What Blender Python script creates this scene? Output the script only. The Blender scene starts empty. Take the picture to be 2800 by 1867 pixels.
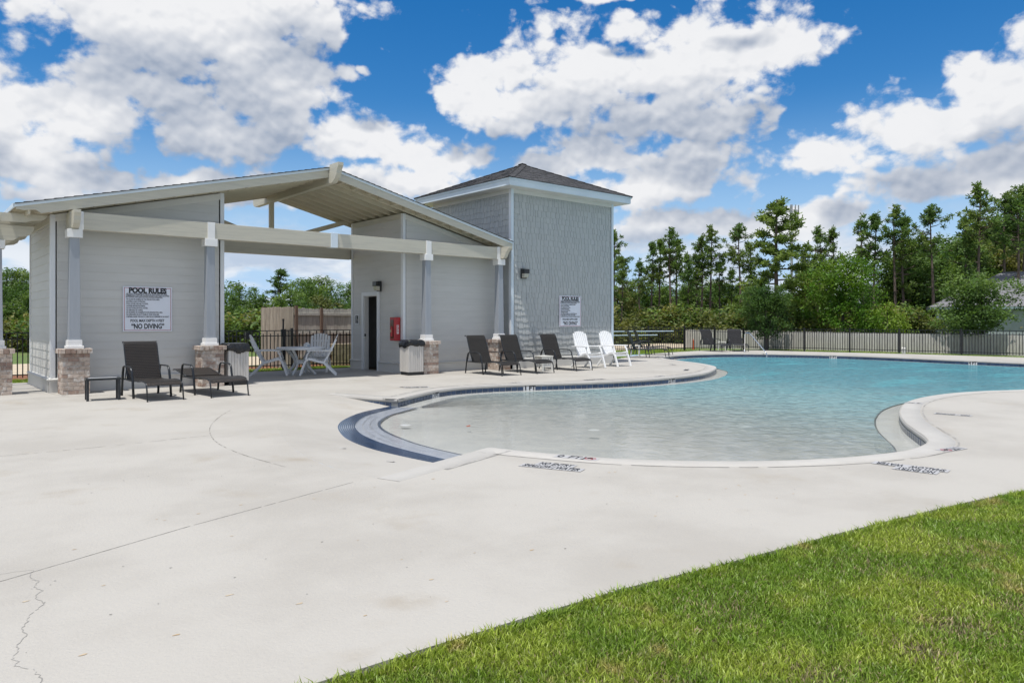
import bpy, bmesh, math, random
import numpy as np
from mathutils import Vector, Matrix, geometry
S = bpy.context.scene
rnd = random.Random(7)
R = math.radians
COL = S.collection

# ------------------------------------------------------------------ camera
cam = bpy.data.objects.new('camera', bpy.data.cameras.new('camera')); COL.objects.link(cam)
S.camera = cam
cam.location = (0, 0, 1.5)
cam.rotation_euler = (R(90), 0, -R(90 - 49.6))
cam.data.sensor_width = 36; cam.data.lens = 25.52
cam.data.shift_y = -0.0202
cam.data.clip_end = 2000; cam.data.clip_start = .05

# ------------------------------------------------------------------ render settings, exposure
S.view_settings.view_transform = 'Standard'
S.view_settings.look = 'None'
S.view_settings.exposure = 0.35
S.view_settings.gamma = 1
S.view_settings.use_curve_mapping = False

# ------------------------------------------------------------------ sun
SUN_EL = 73.8
SUNV = Vector((-.93, -.37, 0)).normalized() * math.cos(R(SUN_EL)) + Vector((0, 0, math.sin(R(SUN_EL))))
sun = bpy.data.objects.new('sun', bpy.data.lights.new('sun', 'SUN')); COL.objects.link(sun)
sun.data.energy = 3.75; sun.data.angle = R(.5); sun.data.color = (1, .96, .90)
sun.rotation_euler = SUNV.to_track_quat('Z', 'Y').to_euler()

# ------------------------------------------------------------------ world: sky and clouds
W = bpy.data.worlds.new('World'); S.world = W; W.use_nodes = True
wn = W.node_tree; wn.nodes.clear()
def N(t, typ, **kw):
    n = t.nodes.new(typ)
    for k, v in kw.items():
        if k == 'inp':
            for i, val in v.items(): n.inputs[i].default_value = val
        else: setattr(n, k, v)
    return n
def lk(t, a, b): t.links.new(a, b)
def M1(t, op, a, b=None, c=None, clamp=False):
    n = t.nodes.new('ShaderNodeMath'); n.operation = op; n.use_clamp = clamp
    for i, v in enumerate((a, b, c)):
        if v is None: continue
        if isinstance(v, (int, float)): n.inputs[i].default_value = v
        else: t.links.new(v, n.inputs[i])
    return n.outputs[0]
def VM(t, op, a, b=None, c=None):
    n = t.nodes.new('ShaderNodeVectorMath'); n.operation = op
    for i, v in enumerate((a, b, c)):
        if v is None: continue
        if isinstance(v, (tuple, list, Vector)): n.inputs[i].default_value = v
        else: t.links.new(v, n.inputs[i])
    return n.outputs['Value'] if op in ('LENGTH', 'DOT_PRODUCT', 'DISTANCE') else n.outputs[0]
def noise(t, vec, scale, detail=4, rough=.55, dist=0, lac=2.0):
    n = t.nodes.new('ShaderNodeTexNoise')
    n.inputs['Scale'].default_value = scale; n.inputs['Detail'].default_value = detail
    n.inputs['Roughness'].default_value = rough; n.inputs['Distortion'].default_value = dist
    n.inputs['Lacunarity'].default_value = lac
    if vec is not None: t.links.new(vec, n.inputs['Vector'])
    return n
def smooth(t, v, a, b, c=0, d=1):
    n = t.nodes.new('ShaderNodeMapRange'); n.interpolation_type = 'SMOOTHSTEP'
    t.links.new(v, n.inputs[0])
    for i, x in zip((1, 2, 3, 4), (a, b, c, d)): n.inputs[i].default_value = x
    return n.outputs[0]
def mixc(t, f, a, b):
    n = t.nodes.new('ShaderNodeMix'); n.data_type = 'RGBA'
    for s, v in ((n.inputs[0], f), (n.inputs[6], a), (n.inputs[7], b)):
        if isinstance(v, (int, float)): s.default_value = v
        elif isinstance(v, (tuple, list)): s.default_value = (*v[:3], 1)
        else: t.links.new(v, s)
    return n.outputs[2]

# cloud banks: centre and radii in degrees of azimuth (right of the view axis) and elevation
CL = [(-.4585,.37,.19,.075),(-.375,.355,.14,.07),(-.46,.275,.13,.04),(-.33,.30,.10,.10),(-.30,.405,.12,.06),(-.38,.235,.09,.05),(-.44,.33,.10,.08),
      (-.585,.19,.09,.06),(-.63,.24,.08,.05),(-.52,.25,.10,.045),(-.56,.145,.09,.02),(-.42,.165,.16,.022),(-.30,.175,.07,.02),
      (-.220,.322,.024,.018),(-.200,.330,.014,.011),(-.225,.235,.085,.035),(-.135,.215,.07,.032),(-.065,.215,.055,.028),(-.16,.185,.13,.028),
      (-.03,.305,.075,.05),(.10,.325,.14,.075),(.24,.325,.15,.075),(.33,.335,.085,.055),(.22,.265,.14,.04),(-.085,.30,.028,.025),(.03,.285,.09,.04),
      (.10,.225,.06,.035),(.05,.21,.05,.03),(.24,.205,.14,.035),(.18,.175,.10,.03),
      (.52,.225,.11,.045),(.60,.25,.085,.055),(.415,.205,.05,.025),(.66,.27,.10,.07),
      (.54,.155,.14,.024),(.62,.17,.09,.030),(.40,.135,.08,.018),(.22,.125,.14,.026),(.32,.12,.10,.018),(.10,.12,.10,.022),
      (-.05,.16,.10,.03),(.14,.42,.05,.010),(.30,.425,.06,.014)]
grp = bpy.data.node_groups.new('cloud_field', 'ShaderNodeTree')
grp.interface.new_socket('P', in_out='INPUT', socket_type='NodeSocketVector')
grp.interface.new_socket('F', in_out='OUTPUT', socket_type='NodeSocketFloat')
gi = grp.nodes.new('NodeGroupInput'); go = grp.nodes.new('NodeGroupOutput')
P = gi.outputs[0]
cur = None
for (cx, cy, rx, ry) in CL:
    l = VM(grp, 'LENGTH', VM(grp, 'MULTIPLY_ADD', P, (1 / rx, 1 / ry, 0), (-cx / rx, -cy / ry, 0)))
    if cur is None: cur = l
    else:
        n = grp.nodes.new('ShaderNodeMath'); n.operation = 'SMOOTH_MIN'
        lk(grp, cur, n.inputs[0]); lk(grp, l, n.inputs[1]); n.inputs[2].default_value = .22
        cur = n.outputs[0]
blobs = M1(grp, 'SUBTRACT', 1.0, cur)
# the rest of the sky carries the same kind of broken cumulus
gen = noise(grp, VM(grp, 'MULTIPLY', P, (1, 2.0, 1)), 4.0, 2, .5)
away = M1(grp, 'SUBTRACT', VM(grp, 'LENGTH', VM(grp, 'MULTIPLY_ADD', P, (1 / .86, 1 / .52, 0), (0, -.18 / .52, 0))), 1.0, clamp=True)
genf = M1(grp, 'ADD', M1(grp, 'MULTIPLY_ADD', gen.outputs[0], 5.0, -2.15), M1(grp, 'MULTIPLY', M1(grp, 'SUBTRACT', M1(grp, 'MINIMUM', M1(grp, 'MULTIPLY', away, 8.0), 1.0), 1.0), 4.0))
cur = M1(grp, 'MAXIMUM', M1(grp, 'MAXIMUM', blobs, genf), -1.0)
lk(grp, cur, go.inputs[0])

tc = N(wn, 'ShaderNodeTexCoord')
D = tc.outputs['Generated']
Fv = (math.cos(R(49.6)), math.sin(R(49.6)), 0); Rv = (math.sin(R(49.6)), -math.cos(R(49.6)), 0)
az = M1(wn, 'ARCTAN2', VM(wn, 'DOT_PRODUCT', D, Rv), VM(wn, 'DOT_PRODUCT', D, Fv))
sep = N(wn, 'ShaderNodeSeparateXYZ'); lk(wn, D, sep.inputs[0])
el = M1(wn, 'ARCSINE', sep.outputs[2])
cmb = N(wn, 'ShaderNodeCombineXYZ'); lk(wn, az, cmb.inputs[0]); lk(wn, el, cmb.inputs[1])
P0 = cmb.outputs[0]
w1 = noise(wn, P0, 6, 3, .55)
P1 = VM(wn, 'ADD', P0, VM(wn, 'MULTIPLY', VM(wn, 'SUBTRACT', w1.outputs['Color'], (.5, .5, .5)), (.10, .06, 0)))
Pn = VM(wn, 'MULTIPLY', P0, (1, 1.3, 1))
def field(vec):
    g = wn.nodes.new('ShaderNodeGroup'); g.node_tree = grp; lk(wn, vec, g.inputs[0]); return g.outputs[0]
def billow(off):
    # rounded cauliflower lumps: distance to scattered cell centres at three sizes
    v = VM(wn, 'ADD', Pn, off); wv = noise(wn, v, 26, 3, .6)
    v = VM(wn, 'ADD', v, VM(wn, 'MULTIPLY', VM(wn, 'SUBTRACT', wv.outputs['Color'], (.5, .5, .5)), (.022, .022, 0)))
    tot = None
    for sc, am in ((15, .50), (34, .27), (75, .15)):
        n_ = wn.nodes.new('ShaderNodeTexVoronoi'); n_.feature = 'SMOOTH_F1'; n_.voronoi_dimensions = '2D'; n_.inputs['Scale'].default_value = sc; n_.inputs['Smoothness'].default_value = .45
        lk(wn, v, n_.inputs['Vector']); t_ = M1(wn, 'MULTIPLY_ADD', n_.outputs['Distance'], -am * 1.5, am * .72)
        tot = t_ if tot is None else M1(wn, 'ADD', tot, t_)
    return tot
b0 = billow((0, 0, 0)); bU = billow((-.003, .010, 0))
fb = noise(wn, Pn, 22, 9, .62, .2)
f0 = field(P1); fU = field(VM(wn, 'ADD', P1, (-.010, .068, 0)))
nz = M1(wn, 'MULTIPLY', M1(wn, 'SUBTRACT', fb.outputs[0], .5), 1.5)
F0 = M1(wn, 'ADD', M1(wn, 'ADD', f0, nz), b0)
dens = smooth(wn, F0, .0, .46)
broad_ = noise(wn, Pn, 7, 4, .5)
thick = smooth(wn, M1(wn, 'ADD', fU, M1(wn, 'MULTIPLY', M1(wn, 'SUBTRACT', broad_.outputs[0], .5), 1.3)), -.10, .80)
relief = M1(wn, 'MULTIPLY', M1(wn, 'SUBTRACT', b0, bU), .75)
slope_ = M1(wn, 'SUBTRACT', fU, f0)
shade = M1(wn, 'SUBTRACT', M1(wn, 'ADD', M1(wn, 'MULTIPLY', thick, .64), M1(wn, 'MULTIPLY_ADD', slope_, .20, .07)), relief, clamp=True)
shade = M1(wn, 'ADD', shade, M1(wn, 'MULTIPLY', M1(wn, 'SUBTRACT', fb.outputs[0], .5), .22), clamp=True)
ccol = mixc(wn, shade, (.69, .695, .71), (.27, .32, .41))
# thin veil of cloud and paler air low down
low = smooth(wn, el, .17, .0)
veil2 = noise(wn, VM(wn, 'ADD', VM(wn, 'MULTIPLY', P1, (1, 2.6, 1)), (0, .03, 0)), 7, 5, .6)
lc = mixc(wn, smooth(wn, veil2.outputs[0], .42, .62), (.66, .69, .73), (.40, .47, .58))
ccol = mixc(wn, smooth(wn, el, .14, .07), ccol, lc)
veil = noise(wn, VM(wn, 'MULTIPLY', P1, (1, 2.6, 1)), 8, 8, .55)
vd = M1(wn, 'MULTIPLY', smooth(wn, veil.outputs[0], .40, .56), M1(wn, 'MULTIPLY', smooth(wn, el, .15, .085), .92))
dens = M1(wn, 'MAXIMUM', dens, vd)
dens = M1(wn, 'MULTIPLY', dens, smooth(wn, el, -.01, .01))
sky = N(wn, 'ShaderNodeTexSky'); sky.sky_type = 'NISHITA'; sky.sun_disc = False
sky.sun_elevation = R(SUN_EL); sky.sun_rotation = math.atan2(SUNV.x, SUNV.y)
sky.air_density = 1.0; sky.dust_density = .3; sky.ozone_density = 2.5; sky.altitude = 50
tint = N(wn, 'ShaderNodeHueSaturation'); tint.inputs['Saturation'].default_value = 1.44; tint.inputs['Hue'].default_value = .503; tint.inputs['Value'].default_value = 1.12
lk(wn, sky.outputs[0], tint.inputs['Color'])
bg1 = N(wn, 'ShaderNodeBackground'); bg1.inputs[1].default_value = .088; lk(wn, mixc(wn, smooth(wn, el, .30, .0), tint.outputs[0], (4.1, 5.9, 8.3)), bg1.inputs[0])
bg2 = N(wn, 'ShaderNodeBackground'); bg2.inputs[1].default_value = 1.0; lk(wn, ccol, bg2.inputs[0])
mx = N(wn, 'ShaderNodeMixShader'); lk(wn, dens, mx.inputs[0]); lk(wn, bg1.outputs[0], mx.inputs[1]); lk(wn, bg2.outputs[0], mx.inputs[2])
wo = N(wn, 'ShaderNodeOutputWorld'); lk(wn, mx.outputs[0], wo.inputs[0])

# ------------------------------------------------------------------ materials
MAT = {}
def mat(name, col, rough=.6, col2=None, vscale=3, detail=4, lo=.35, hi=.65, bump=0, bscale=60, metal=0, spec=.5,
        orand=0, irand=0, stretch=(1, 1, 1), col3=None, c3scale=1, c3lo=.55, c3hi=.7, local=False, coat=0, transl=None, bstretch=None):
    m = bpy.data.materials.new(name); m.use_nodes = True; t = m.node_tree; b = t.nodes['Principled BSDF']
    b.inputs['Roughness'].default_value = rough; b.inputs['Metallic'].default_value = metal
    b.inputs['Specular IOR Level'].default_value = spec
    if coat: b.inputs['Coat Weight'].default_value = coat
    if local: pos = N(t, 'ShaderNodeTexCoord').outputs['Object']
    else: pos = N(t, 'ShaderNodeNewGeometry').outputs['Position']
    sp = VM(t, 'MULTIPLY', pos, stretch)
    if col2 is None: col2 = tuple(c * .88 for c in col)
    c = mixc(t, smooth(t, noise(t, sp, vscale, detail, .6).outputs[0], lo, hi), col, col2)
    if col3 is not None:
        c = mixc(t, smooth(t, noise(t, VM(t, 'ADD', sp, (13.1, 7.7, 3.3)), c3scale, 5, .6).outputs[0], c3lo, c3hi), c, col3)
    rv = None
    if orand: rv = N(t, 'ShaderNodeObjectInfo').outputs['Random']; amt = orand
    elif irand: rv = N(t, 'ShaderNodeNewGeometry').outputs['Random Per Island']; amt = irand
    if rv is not None:
        k = M1(t, 'MULTIPLY_ADD', rv, 2 * amt, 1 - amt)
        c = VM(t, 'SCALE', c); sc = c.node; lk(t, k, sc.inputs['Scale'])
    lk(t, c, b.inputs['Base Color'])
    if bump:
        bn = N(t, 'ShaderNodeBump'); bn.inputs['Strength'].default_value = 1; bn.inputs['Distance'].default_value = bump
        lk(t, noise(t, VM(t, 'MULTIPLY', pos, bstretch) if bstretch else sp, bscale, 4, .6).outputs[0], bn.inputs['Height']); lk(t, bn.outputs[0], b.inputs['Normal'])
    if transl:
        tr = N(t, 'ShaderNodeBsdfTranslucent'); lk(t, VM(t, 'MULTIPLY', c, transl), tr.inputs[0])
        ms = N(t, 'ShaderNodeMixShader'); ms.inputs[0].default_value = .35
        lk(t, b.outputs[0], ms.inputs[1]); lk(t, tr.outputs[0], ms.inputs[2]); lk(t, ms.outputs[0], t.nodes['Material Output'].inputs[0])
    MAT[name] = m; return m

mat('deck', (.392, .376, .345), .75, (.345, .328, .298), .55, 6, .40, .64, bump=.005, bscale=42, col3=(.30, .265, .215), c3scale=.9, c3lo=.56, c3hi=.82)
mat('coping', (.425, .413, .388), .65, (.385, .373, .35), 1.5, 5, bump=.002, bscale=70)
mat('joint', (.13, .125, .11), .9, (.29, .28, .26), 4, 4, .40, .6)
mat('seam', (.22, .215, .205), .9, (.36, .35, .33), 3, 5, .35, .6)
mat('stain', (.40, .29, .17), .8, (.47, .40, .30), 9)
mat('siding', (.575, .57, .545), .5, (.55, .545, .52), 1.3, bump=.0008, bscale=35, stretch=(1, 1, 6), orand=.02)
mat('shingle', (.45, .465, .455), .55, (.42, .435, .43), 2, bump=.001, bscale=50, stretch=(5, 5, .6), orand=.035, irand=0)
mat('shinglest', (.45, .465, .455), .55, (.42, .435, .43), 2, bump=.001, bscale=50, stretch=(5, 5, .6), irand=.035)
mat('trim', (.66, .65, .62), .45, (.63, .62, .59), 2)
mat('trimwhite', (.72, .74, .76), .4, (.69, .71, .73), 2)
mat('beige', (.54, .515, .43), .5, (.48, .46, .39), 3, 5, .4, .7, bump=.0015, bscale=10, stretch=(.5, .5, 7))
mat('soffit', (.58, .53, .42), .6, (.54, .50, .39), 2)
mat('wallboard', (.22, .22, .215), .7)
mat('bluewhite', (.66, .74, .80), .35, (.62, .70, .77), 2)
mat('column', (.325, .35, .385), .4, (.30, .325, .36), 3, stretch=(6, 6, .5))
mat('whitepaint', (.80, .80, .79), .4, (.76, .76, .75), 3)
mat('roofshingle', (.030, .030, .033), .85, (.080, .079, .083), 9, 5, .35, .62, bump=.006, bscale=60, stretch=(1, 1, 3), orand=.10)
mat('brick', (.50, .42, .355), .8, (.34, .255, .205), 16, 5, .38, .70, bump=.004, bscale=45, orand=.16, col3=(.60, .57, .53), c3scale=11, c3lo=.50, c3hi=.66)
mat('brickdark', (.34, .245, .195), .8, (.25, .17, .14), 16, 5, .38, .70, bump=.004, bscale=45, orand=.16, col3=(.50, .45, .40), c3scale=11, c3lo=.56, c3hi=.72)
mat('mortar', (.50, .46, .41), .95, bump=.002)
mat('black', (.012, .013, .015), .35, (.02, .021, .023), 4)
mat('fenceblack', (.008, .008, .010), .35, (.014, .014, .016), 4)
mat('frame', (.030, .034, .040), .28, (.022, .026, .03), 5, metal=.3)
mat('chrome', (.75, .77, .80), .12, (.7, .72, .75), 5, metal=1)
mat('plastic', (.78, .79, .79), .35, (.74, .75, .76), 4)
mat('plasticwarm', (.74, .73, .68), .5, (.66, .65, .60), 8)
mat('slat', (.56, .535, .50), .6, (.50, .48, .45), 6, stretch=(4, 4, .5), orand=.05)
mat('bag', (.010, .011, .013), .10, (.014, .015, .017), 10, bump=.035, bscale=11, bstretch=(1, 1, 1))
mat('signwhite', (.74, .77, .84), .3, (.72, .75, .82), 3)
mat('ink', (.01, .01, .012), .5)
mat('red', (.42, .025, .03), .4, (.33, .02, .025), 6)
mat('signred', (.40, .05, .06), .4)
mat('lampglass', (.52, .50, .42), .15, (.40, .38, .32), 14)
mat('dark', (.02, .021, .023), .3)
mat('mirror', (.010, .011, .014), .12)
mat('gold', (.40, .34, .18), .4)
mat('tile', (.026, .048, .098), .16, (.036, .062, .118), 8, orand=.2)
mat('tilestuff', (.026, .048, .098), .16, (.036, .062, .118), 8, irand=.2)
mat('tilewhite', (.43, .45, .50), .25, (.37, .39, .44), 6)
mat('tilepale', (.55, .57, .60), .2, (.52, .54, .57), 6)
mat('plate', (.40, .40, .405), .5, (.375, .375, .38), 6)
mat('grout', (.42, .44, .45), .9)
mat('plaster', (.50, .49, .455), .8, (.44, .435, .41), 2, 5)
mat('woodgrey', (.55, .53, .48), .9, (.40, .385, .355), 5, 6, .35, .7, bump=.004, bscale=9, stretch=(6, 6, .5), orand=.16, col3=(.42, .38, .33), c3scale=4, c3lo=.55, c3hi=.75)
mat('woodwarm', (.34, .295, .235), .9, (.20, .17, .14), 5, 6, .35, .7, bump=.004, bscale=9, stretch=(6, 6, .5), orand=.18, col3=(.42, .38, .32), c3scale=4, c3lo=.5, c3hi=.7)
mat('woodbrown', (.20, .13, .095), .9, (.13, .09, .07), 5, 6, .35, .7, stretch=(6, 6, .5))
mat('grassbase', (.11, .13, .04), .95, (.08, .08, .035), 9, 6, .35, .65, bump=.02, bscale=18, col3=(.12, .10, .05), c3scale=1.6, c3lo=.60, c3hi=.72)
mat('grassfar', (.11, .17, .04), .95, (.08, .125, .03), 5, 6, .35, .65, bump=.03, bscale=14, col3=(.14, .15, .05), c3scale=.5, c3lo=.5, c3hi=.7)
mat('blade', (.19, .295, .038), .45, (.33, .40, .065), 1.6, 5, .42, .62, irand=.5, col3=(.42, .37, .14), c3scale=2.3, c3lo=.585, c3hi=.70, transl=(1.15, 1.25, .5))
mat('bladedry', (.34, .28, .15), .7, (.22, .17, .10), 5, irand=.35)
mat('mulch', (.28, .12, .06), .95, (.17, .075, .04), 12, 6, bump=.05, bscale=25)
mat('road', (.50, .42, .31), .9, (.44, .37, .27), 1.5, 6, bump=.01, bscale=20)
mat('soil', (.16, .12, .08), .95, (.10, .08, .05), 3, 6)
mat('block', (.45, .38, .28), .9, (.36, .30, .22), 8, 5, bump=.008, bscale=30, orand=.12)
mat('rock', (.30, .20, .13), .9, (.20, .13, .09), 12, 5)
mat('bark', (.17, .125, .10), .95, (.10, .075, .065), 6, 6, bump=.03, bscale=8, stretch=(3, 3, .6))
mat('barkdark', (.06, .048, .04), .95, (.035, .03, .026), 6, 6, stretch=(3, 3, .6))
def leaf(name, c1, c2, c3): mat(name, c1, .5, c2, .9, 3, .35, .65, irand=.34, col3=c3, c3scale=.45, c3lo=.45, c3hi=.62, transl=(1.3, 1.35, .6), spec=.18)
leaf('leafmid', (0.115, 0.188, 0.050), (0.069, 0.126, 0.037), (0.153, 0.223, 0.060))
leaf('leafdark', (0.068, 0.130, 0.033), (0.045, 0.092, 0.027), (0.097, 0.161, 0.044))
leaf('leafbright', (0.084, 0.177, 0.023), (0.060, 0.134, 0.019), (0.128, 0.211, 0.031))
leaf('leaflime', (0.141, 0.229, 0.025), (0.106, 0.185, 0.020), (0.176, 0.255, 0.040))
leaf('leafolive', (0.141, 0.160, 0.055), (0.097, 0.118, 0.040), (0.192, 0.189, 0.064))
leaf('needle', (0.125, 0.205, 0.055), (0.075, 0.134, 0.040), (0.170, 0.232, 0.068))
leaf('needleolive', (0.152, 0.222, 0.056), (0.102, 0.156, 0.041), (0.203, 0.263, 0.070))
mat('cloth', (.30, .31, .33), .8)
mat('orange', (.60, .11, .04), .6)
mat('glassred', (.10, .012, .014), .1)
mat('rust', (.30, .085, .04), .6)
mat('paleblue', (.50, .62, .72), .3)
mat('housewall', (.30, .34, .34), .6, bump=.001)
mat('houseroof', (.20, .20, .215), .85, (.15, .15, .16), 5, 5, stretch=(1, 1, 4), orand=.10)
# woven sling: fine weave relief
def woven(name, col, col2, sx, rough):
    m = bpy.data.materials.new(name); m.use_nodes = True; t = m.node_tree; b = t.nodes['Principled BSDF']
    tc = N(t, 'ShaderNodeTexCoord').outputs['Object']
    br = N(t, 'ShaderNodeTexBrick'); lk(t, VM(t, 'MULTIPLY', tc, (sx, sx, sx)), br.inputs[0])
    sp = N(t, 'ShaderNodeSeparateXYZ'); lk(t, tc, sp.inputs[0])
    cb = N(t, 'ShaderNodeCombineXYZ'); lk(t, sp.outputs[0], cb.inputs[0])
    lk(t, M1(t, 'SUBTRACT', sp.outputs[2], sp.outputs[1]), cb.inputs[1])
    lk(t, VM(t, 'MULTIPLY', cb.outputs[0], (sx, sx, sx)), br.inputs[0])
    br.inputs['Color1'].default_value = (*col, 1); br.inputs['Color2'].default_value = (*col2, 1); br.inputs['Mortar'].default_value = (.004, .004, .004, 1)
    br.inputs['Scale'].default_value = 1; br.inputs['Mortar Size'].default_value = .10; br.inputs['Mortar Smooth'].default_value = .8
    br.inputs['Brick Width'].default_value = .5; br.inputs['Row Height'].default_value = .25
    lk(t, br.outputs[0], b.inputs['Base Color'])
    bn = N(t, 'ShaderNodeBump'); bn.invert = True; bn.inputs['Distance'].default_value = .006; lk(t, br.outputs['Fac'], bn.inputs['Height']); lk(t, bn.outputs[0], b.inputs['Normal'])
    b.inputs['Roughness'].default_value = rough; b.inputs['Specular IOR Level'].default_value = .5
    MAT[name] = m
woven('wicker', (.026, .019, .014), (.045, .032, .023), 13, .36)
woven('sling', (.018, .014, .012), (.027, .021, .018), 40, .6)
woven('slingnavy', (.014, .015, .021), (.022, .023, .031), 30, .55)

# water: Fresnel reflection over tinted, depth-dependent body colour
m = bpy.data.materials.new('water'); m.use_nodes = True; t = m.node_tree; t.nodes.clear(); MAT['water'] = m
at = N(t, 'ShaderNodeAttribute'); at.attribute_name = 'depth'
pos = N(t, 'ShaderNodeNewGeometry').outputs['Position']
dp = at.outputs['Fac']
na = noise(t, VM(t, 'MULTIPLY', pos, (1, 1, 1)), 5.5, 3, .6, .6); nb = noise(t, VM(t, 'MULTIPLY', pos, (1, 1, 1)), 2.0, 2, .5, .4); nc = noise(t, pos, 24, 2, .6)
rough_amt = smooth(t, dp, .02, .50, .10, .85)
hgt = M1(t, 'ADD', M1(t, 'ADD', M1(t, 'MULTIPLY', na.outputs[0], .042), M1(t, 'MULTIPLY', nb.outputs[0], .060)), M1(t, 'MULTIPLY', nc.outputs[0], .0035))
hgt = M1(t, 'MULTIPLY', hgt, rough_amt)
bp = N(t, 'ShaderNodeBump'); bp.inputs['Distance'].default_value = 1.0; bp.inputs['Strength'].default_value = 1; lk(t, hgt, bp.inputs['Height'])
gl = N(t, 'ShaderNodeBsdfGlossy'); gl.inputs['Roughness'].default_value = .06; lk(t, bp.outputs[0], gl.inputs['Normal'])
tr = N(t, 'ShaderNodeBsdfTransparent'); tr.inputs[0].default_value = (.93, .95, .97, 1)
df = N(t, 'ShaderNodeBsdfDiffuse')
body = mixc(t, smooth(t, dp, .05, .55), (.36, .37, .345), (.21, .35, .37))
body = mixc(t, smooth(t, dp, .45, 1.0), body, (.085, .235, .285))
pv = noise(t, VM(t, 'MULTIPLY', pos, (.35, .8, 1)), 1.0, 3, .6)
body = mixc(t, M1(t, 'MULTIPLY', smooth(t, pv.outputs[0], .5, .68), smooth(t, dp, .4, .9, 0, .55)), body, (.10, .36, .41))
rip = mixc(t, smooth(t, na.outputs[0], .35, .65), (.80, .83, .85), (1.16, 1.14, 1.12))
lk(t, VM(t, 'MULTIPLY', body, rip), df.inputs[0]); lk(t, bp.outputs[0], df.inputs['Normal'])
op = M1(t, 'SUBTRACT', 1, M1(t, 'EXPONENT', M1(t, 'MULTIPLY', dp, -4.0)))
ms = N(t, 'ShaderNodeMixShader'); lk(t, op, ms.inputs[0]); lk(t, tr.outputs[0], ms.inputs[1]); lk(t, df.outputs[0], ms.inputs[2])
fr = N(t, 'ShaderNodeFresnel'); fr.inputs[0].default_value = 1.33; lk(t, bp.outputs[0], fr.inputs['Normal'])
m2 = N(t, 'ShaderNodeMixShader'); lk(t, M1(t, 'MULTIPLY', fr.outputs[0], .62), m2.inputs[0]); lk(t, ms.outputs[0], m2.inputs[1]); lk(t, gl.outputs[0], m2.inputs[2])
lk(t, m2.outputs[0], N(t, 'ShaderNodeOutputMaterial').inputs[0])

# ------------------------------------------------------------------ mesh helpers
class MB:
    def __init__(s): s.v = []; s.f = []
    def add(s, vs, fs):
        o = len(s.v); s.v += [tuple(v) for v in vs]; s.f += [tuple(i + o for i in f) for f in fs]; return s
    def box(s, lo, hi):
        x0, y0, z0 = lo; x1, y1, z1 = hi
        return s.add([(x0,y0,z0),(x1,y0,z0),(x1,y1,z0),(x0,y1,z0),(x0,y0,z1),(x1,y0,z1),(x1,y1,z1),(x0,y1,z1)],
                     [(0,3,2,1),(4,5,6,7),(0,1,5,4),(1,2,6,5),(2,3,7,6),(3,0,4,7)])
    def obox(s, a, b, w, h, up=(0, 0, 1)):
        a = Vector(a); b = Vector(b); d = (b - a).normalized(); up = Vector(up)
        x = d.cross(up)
        if x.length < 1e-4: x = d.cross(Vector((1, 0, 0)))
        x.normalize(); y = x.cross(d)
        vs = []
        for p in (a, b):
            for i, j in ((-1, -1), (1, -1), (1, 1), (-1, 1)): vs.append(p + x * (w / 2 * i) + y * (h / 2 * j))
        return s.add(vs, [(0,1,2,3),(7,6,5,4),(0,4,5,1),(1,5,6,2),(2,6,7,3),(3,7,4,0)])
    def tube(s, pts, r, n=8, cap=True, rx=None):
        pts = [Vector(p) for p in pts]; rs = r if isinstance(r, (list, tuple)) else [r] * len(pts)
        rings = []; ref = None
        for i, p in enumerate(pts):
            d = (pts[min(i + 1, len(pts) - 1)] - pts[max(i - 1, 0)]).normalized()
            if ref is None:
                ref = d.cross(Vector((0, 0, 1)));
                if ref.length < .1: ref = d.cross(Vector((1, 0, 0)))
                ref.normalize()
            x = (ref - d * ref.dot(d)).normalized(); ref = x; y = d.cross(x)
            k = rx if rx else 1
            rings.append([p + x * (math.cos(2 * math.pi * j / n) * rs[i] * k) + y * (math.sin(2 * math.pi * j / n) * rs[i]) for j in range(n)])
        vs = [v for rg in rings for v in rg]; fs = []
        for i in range(len(pts) - 1):
            for j in range(n): fs.append((i*n+j, i*n+(j+1)%n, (i+1)*n+(j+1)%n, (i+1)*n+j))
        if cap: fs += [tuple(range(n))[::-1], tuple(range((len(pts)-1)*n, len(pts)*n))]
        return s.add(vs, fs)
    def prism(s, poly, fr, d0, d1):
        # poly: list of (s,t) ; fr: function (s,t,d)->xyz
        n = len(poly)
        g0 = d0 if callable(d0) else (lambda a, b: d0); g1 = d1 if callable(d1) else (lambda a, b: d1)
        vs = [fr(a, b, g0(a, b)) for a, b in poly] + [fr(a, b, g1(a, b)) for a, b in poly]
        fs = [tuple(range(n))[::-1], tuple(range(n, 2 * n))] + [(i, (i + 1) % n, n + (i + 1) % n, n + i) for i in range(n)]
        return s.add(vs, fs)
    def mesh(s, name, material=None, smooth_=False, bevel=0):
        me = bpy.data.meshes.new(name); me.from_pydata([tuple(v) for v in s.v], [], s.f)
        bm = bmesh.new(); bm.from_mesh(me)
        bmesh.ops.recalc_face_normals(bm, faces=bm.faces)
        if bevel: bmesh.ops.bevel(bm, geom=[e for e in bm.edges if len(e.link_faces) == 2 and e.calc_face_angle(0) > .6], offset=bevel, segments=1, affect='EDGES')
        bm.to_mesh(me); bm.free()
        if material: me.materials.append(MAT[material] if isinstance(material, str) else material)
        if smooth_: me.polygons.foreach_set('use_smooth', [True] * len(me.polygons))
        me.update(); return me
    def build(s, name, material, parent=None, smooth_=False, bevel=0, **kw):
        return link(name, s.mesh(name, material, smooth_, bevel), parent, **kw)
def link(name, me, parent=None, loc=None, rz=None, **kw):
    o = bpy.data.objects.new(name, me); COL.objects.link(o)
    if parent: o.parent = parent
    if loc is not None: o.location = loc
    if rz is not None: o.rotation_euler.z = rz
    for k, v in kw.items(): o[k] = v
    return o
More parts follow.
